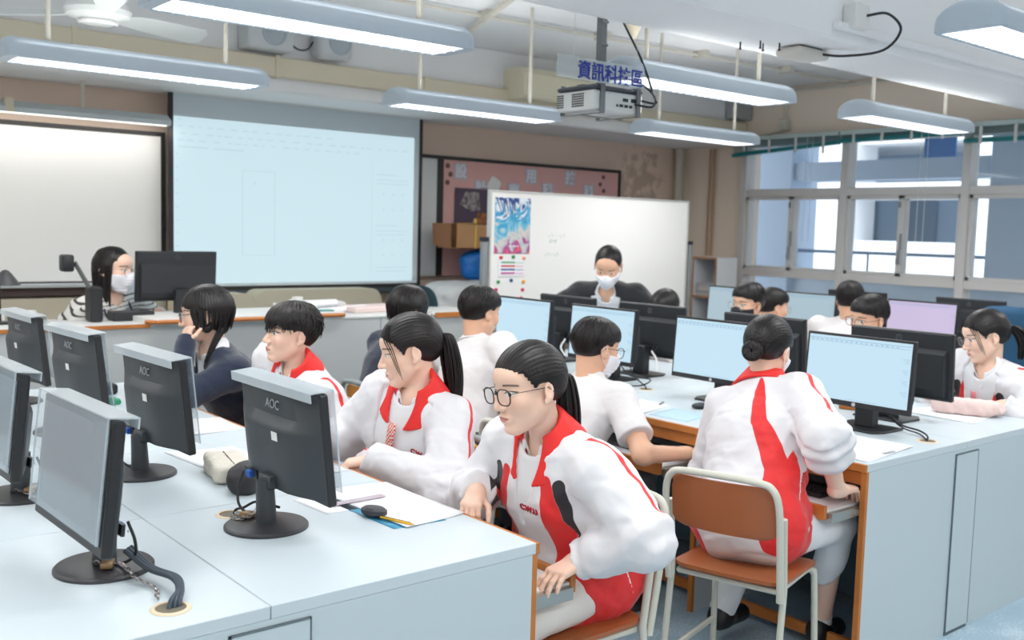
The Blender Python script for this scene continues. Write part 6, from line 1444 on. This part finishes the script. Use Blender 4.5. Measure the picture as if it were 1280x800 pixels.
# ------------------------------------------------------------------ the people
W_ = (236, 236, 238)
PEOPLE = [
 dict(id='p10', label='ponytailed girl with dark-framed glasses in a white and red jacket, nearest the camera', lod=0, head=(1.70, 1.985, 1.095), face=(176, -8, 4), pelvis=(1.96, 2.03, .53), sh=180, hip=182, neck=(1.795, 2.0, .935), shw=.17,
      ua=.225, fa=.205,
      hands={1: ((1.765, 1.83, .655), (.45, -1, .75), dict(d=(-.97, -.05, -.18), n=(-.1, 0, -1), curl=.3)), -1: ((1.66, 2.14, .785), (.3, .8, -.6), dict(d=(-.6, -.5, -.2), n=(0, 0, -1), curl=.9, sc=.85))},
      hair='pony', hairopt=dict(tie=(-.108, 0, .0), tail=.30, tailback=.045, fringe=.060), glasses='dark', tone='fair', top=dict(kind='jacket', collar='red', v=.17, vw=.05, off=.028), tie=None, low=dict(name='white', part='trousers', col=(226, 220, 214)), gaze=.0012),
 dict(id='p9', label='girl with long ponytail and red checked tie in an open white jacket', lod=0, head=(1.84, 2.76, 1.10), face=(154, -12, 2), pelvis=(1.98, 2.88, .54), sh=194, hip=180, shw=.140,
      hands={1: ((1.66, 2.66, .77), (.5, -.8, -.5), dict(d=(-.7, .5, -.1), n=(0, 0, -1), curl=.6)), -1: ((1.58, 2.95, .78), (.2, .8, -.6), dict(d=(-.8, -.2, -.1), n=(0, 0, -1), curl=.6))},
      hair='ponyfringe', hairopt=dict(tie=(-.112, 0, .018), tail=.33, tailback=.05), tone='fair', top=dict(kind='jacket', collar='red', v=.44, vw=.10, vb=.45, off=.030, cuff=.03, front=False), tie='check', low=dict(name='white', part='skirt', col=(226, 226, 228), skirt=True, cut=.02), closed=.3),
 dict(id='p4', label='boy with shaggy black hair in a white jacket with red collar', lod=0, head=(1.80, 3.53, 1.085), face=(177, 4, -3), pelvis=(1.98, 3.70, .54), sh=180, hip=180, shw=.175, fem=False,
      hands={1: ((1.78, 3.44, .66), (.4, -.6, -.6), None), -1: ((1.78, 3.74, .66), (.2, .8, -.6), None)},
      hair='mop', tone='fair', top=dict(kind='jacket', collar='red', v=.08, vw=.04, off=.03), low=dict(name='white', part='trousers', col=(226, 220, 214))),
 dict(id='p3', label='girl in a navy sweater resting her chin on her sleeve-covered hand, glasses and low ponytail', lod=0, head=(1.69, 4.10, 1.115), face=(160, -6, 4), pelvis=(1.98, 4.28, .54), sh=176, hip=180, shw=.16,
      hands={1: ((1.585, 4.06, .985), (-.5, -.5, -1.2), dict(d=(.25, .15, .9), n=(.9, .2, 0), curl=1.0, sc=.8)), -1: ((1.62, 4.45, .78), (.2, .8, -.6), None)},
      hair='bob', hairopt=dict(lowpony=.05, fringe=.036, nape=-.06, earcut=1, side=.014), glasses='dark', tone='fair', top=dict(kind='sweater', collar='white', cuff=.05, v=.14, vw=.04), low=dict(name='navy', part='skirt', col=(34, 40, 58), skirt=True, cut=.02), closed=.5),
 dict(id='p5', label='student in a navy sweater seen from behind with glasses, sitting on the yellow-backed chair', lod=1, head=(2.80, 4.20, 1.09), face=(-5, -14, 0), pelvis=(2.62, 4.20, .54), sh=5, hip=0, shw=.165,
      hands={1: ((3.1, 4.5, .72), (0, .8, -.6), None), -1: ((2.55, 4.02, .52), (-.6, -.3, .2), dict(d=(.2, -.5, -.5), n=(0, 0, -1), curl=.2))},
      hair='bob', hairopt=dict(fringe=.03, nape=-.06, earcut=1), glasses='metal', tone='fair', top=dict(kind='sweater', collar=None), low=dict(name='navy', part='skirt', col=(34, 40, 58), skirt=True, cut=.02)),
 dict(id='p6', label='short-haired boy in a white short-sleeved shirt seen from behind at the far blue screen', lod=1, head=(2.85, 3.68, 1.12), face=(2, -10, 0), pelvis=(2.66, 3.54, .54), sh=0, hip=-4, shw=.19, fem=False,
      hands={1: ((3.08, 3.85, .74), (0, .8, -.6), None), -1: ((3.0, 3.32, .72), (-.2, -.8, -.5), dict(d=(.9, .1, 0), n=(0, 0, -1), curl=.3))},
      hair='short', tone='mid', top=dict(kind='shirt', sleeve='short', collar='white', hem=-.04), low=dict(name='grey', part='trousers', col=(74, 74, 80))),
 dict(id='p7', label='boy with dark glasses and white mask in short-sleeved white shirt, back to the camera', lod=0, head=(2.85, 2.90, 1.038), face=(-8, -12, 0), pelvis=(2.58, 2.88, .54), sh=2, hip=0, shw=.185, fem=False,
      hands={1: ((3.1, 3.1, .70), (0, .8, -.6), None), -1: ((2.98, 2.52, .655), (-.4, -.6, -.5), dict(d=(1, .1, -.05), n=(0, 0, -1), curl=.3))},
      hair='short', glasses='dark', mask='white', tone='mid', top=dict(kind='shirt', sleeve='short', collar='white', hem=-.06), low=dict(name='grey', part='trousers', col=(74, 74, 80)),
      legs={-1: ((2.93, 2.72, .50), (2.80, 2.66, .09)), 1: ((2.98, 2.98, .50), (2.95, 2.98, .09))}),
 dict(id='p8', label='girl with low bun in a white and red jacket, back to the camera', lod=0, head=(3.0, 2.17, 1.105), face=(12, -14, 3), pelvis=(2.70, 2.0, .54), sh=-4, hip=6, shw=.15,
      hands={1: ((3.12, 2.26, .72), (0, .3, -1), None), -1: ((2.95, 1.83, .665), (-.2, -.75, -1), dict(d=(.97, .05, -.05), n=(0, 0, -1), curl=.45))},
      hair='bun', mask='white', tone='fair', top=dict(kind='jacket', collar='red', roll=-1, back='right', off=.026, hem=-.12), barelegs=True, low=dict(name='white_skirt', part='skirt', col=(222, 224, 228), skirt=True, cut=.06),
      legs={-1: ((3.12, 1.93, .50), (3.20, 2.02, .09)), 1: ((3.10, 2.22, .50), (2.95, 2.28, .12))}),
 dict(id='p1', label='seated teacher with long black hair, white mask and striped top behind the counter at left', lod=1, head=(1.86, 5.80, 1.225), hs=1.12, face=(308, -4, 0), pelvis=(1.85, 6.08, .56), sh=292, hip=285, shw=.165, scale=1.0,
      hands={1: ((2.08, 5.72, .98), (.6, .3, -.6), None), -1: ((1.68, 5.70, .99), (-.8, .2, -.6), None)}, legs={1: ((2.2, 6.05, .5), (2.2, 6.0, .09)), -1: ((2.15, 5.9, .5), (2.15, 5.86, .09))},
      hair='long', glasses='metal', mask='white', tone='fair', top=dict(kind='stripe'), apron=True, low=dict(name='navy', part='trousers', col=(34, 40, 58))),
 dict(id='p2', label='standing teacher in a black cardigan and white mask leaning over the computers', lod=1, head=(4.42, 4.42, 1.30), face=(216, -32, -4), pelvis=(4.83, 4.72, .90), sh=214, hip=215, stand=True, shw=.175, neck=(4.50, 4.50, 1.13), hs=1.08,
      hands={1: ((4.55, 4.12, .83), (.7, -.3, -.3), None), -1: ((4.13, 4.62, .83), (-.5, .8, -.2), None)},
      hair='pony', hairopt=dict(fringe=.058, tie=(-.11, 0, .02), tail=.12), mask='white', tone='mid', top=dict(kind='cardigan', v=.34, vw=.085, inner=(204, 212, 228), collar='both', off=.03), low=dict(name='black', part='trousers', col=(40, 40, 46)), closed=.8),
 dict(id='p11', label='student mostly hidden behind a monitor beside the standing teacher, only dark hair showing', lod=2, head=(4.52, 4.03, 1.05), face=(195, -28, 0), pelvis=(4.82, 4.02, .54), sh=180, hip=180, shw=.17, hands={1: ((4.5, 3.95, .78), (.2, -.8, -.5), None), -1: ((4.5, 4.3, .78), (.2, .8, -.5), None)},
      hair='short', hairopt=dict(fringe=.04), tone='tan', fem=False, top=dict(kind='shirt', collar='white'), low=dict(name='grey', part='trousers', col=(74, 74, 80))),
 dict(id='p12', label='boy with metal glasses and a black mask facing the camera behind the monitors', lod=1, head=(4.78, 3.62, 1.115), face=(176, -6, -4), pelvis=(4.96, 3.46, .54), sh=180, hip=180, shw=.18, fem=False, hands={1: ((4.56, 3.4, .78), (.2, -.8, -.5), None), -1: ((4.56, 3.8, .78), (.2, .8, -.5), None)},
      hair='short', glasses='metal', mask='black', tone='mid', top=dict(kind='shirt', collar='white'), low=dict(name='grey', part='trousers', col=(74, 74, 80))),
 dict(id='p12b', label='dark-haired student with glasses facing the window side, behind the boy in the black mask', lod=2, head=(5.42, 3.90, 1.055), face=(-25, -8, 0), pelvis=(5.2, 4.02, .54), sh=0, hip=0, shw=.17, fem=False, hands={1: ((5.66, 4.2, .78), (0, .8, -.5), None), -1: ((5.66, 3.85, .78), (0, -.8, -.5), None)},
      hair='short', glasses='metal', tone='mid', top=dict(kind='shirt', collar='white'), low=dict(name='grey', part='trousers', col=(74, 74, 80))),
 dict(id='p13', label='boy with thin glasses bending low over the desk behind the right-hand monitors', lod=1, head=(4.78, 2.84, 1.095), face=(166, -10, -6), pelvis=(5.0, 2.8, .54), sh=180, hip=180, shw=.18, fem=False, hands={1: ((4.55, 2.6, .78), (.2, -.8, -.5), None), -1: ((4.55, 3.0, .78), (.2, .8, -.5), None)},
      hair='short', glasses='dark', tone='mid', top=dict(kind='shirt', collar='white'), low=dict(name='grey', part='trousers', col=(74, 74, 80))),
 dict(id='p14', label='black-haired student in a white shirt with his back to the camera, facing the window side', lod=1, head=(5.65, 3.49, 1.12), face=(20, -8, 0), pelvis=(5.38, 3.50, .54), sh=5, hip=0, shw=.19, fem=False, hands={1: ((5.86, 3.75, .78), (0, .8, -.5), None), -1: ((5.86, 3.3, .78), (0, -.8, -.5), None)},
      hair='short', mask='black', tone='mid', top=dict(kind='shirt', collar='white'), low=dict(name='grey', part='trousers', col=(74, 74, 80))),
 dict(id='p15', label='ponytailed girl with a pink tie and white jacket writing at the far right', lod=1, head=(4.62, 2.15, 1.075), face=(142, -14, 4), pelvis=(4.92, 2.12, .54), sh=160, hip=178, shw=.165,
      hands={1: ((4.48, 1.98, .79), (.3, -.8, -.5), dict(d=(-.8, .3, -.2), n=(0, 0, -1), curl=.5)), -1: ((4.46, 2.32, .79), (.2, .8, -.5), None)},
      hair='ponyfringe', hairopt=dict(tie=(-.112, 0, .015), tail=.16, tailback=.09), glasses='metal', tone='fair', top=dict(kind='jacket', collar='white', v=.40, vw=.085, vb=.5, off=.03), tie='pink', low=dict(name='white', part='skirt', col=(226, 226, 228), skirt=True, cut=.02)),
]
def build_people():
    for s in PEOPLE:
        b, k, org = person(s)
        if s['id'] in ('p10', 'p9'):
            # embroidered letters on the chest
            R4 = Matrix(((k.SL[0], k.U[0], k.F[0], 0), (k.SL[1], k.U[1], k.F[1], 0), (k.SL[2], k.U[2], k.F[2], 0), (0, 0, 0, 1)))
            z = k.L*.74; y = .045 if s['id'] == 'p10' else .105; x = .05
            for _ in range(80):
                if torso((k.P+k.F*x+k.SL*y+k.U*z)[None], k, .034)[0] > .004: break
                x += .002
            c = k.P+k.F*(x+.004)+k.SL*y+k.U*z-org
            text('lettering', 'C.W.U' if s['id'] == 'p10' else 'C.W', .024, mat('letter_red', (170, 40, 50), .7), b, TR(*c) @ R4 @ Matrix.Rotation(PI if False else 0, 4, 'Z'), .0015, offset=.0012)
        if s.get('apron'):
            def fa_(p):
                d = torso(p, k, .022)-wob(p, 40, 8, .002); r = p-k.P; tz = r@k.U
                return np.maximum(np.maximum(d, tz-k.L*.70), np.maximum(-tz-.05, np.abs(r@k.SL)-.115))
            lo, hi = bounds([k.P, k.N], .2); V, Q = mesh_sdf(fa_, lo, hi, .008); raw('apron', V, Q, mat('apron_navy', (34, 44, 66), .8), b, None, org)
            bm = NB()
            for sg in (1, -1): tube(bm, [Vector(k.P+k.U*k.L*.69+k.SL*sg*.085+k.F*.15-org), Vector(k.P+k.U*k.L*.86+k.SL*sg*.085+k.F*.115-org), Vector(k.N+k.SL*sg*.08+k.F*.03-k.U*.0-org)], .006, 6)
            obj('apron_strap', bm, MATS['apron_navy'], b)
build_people()
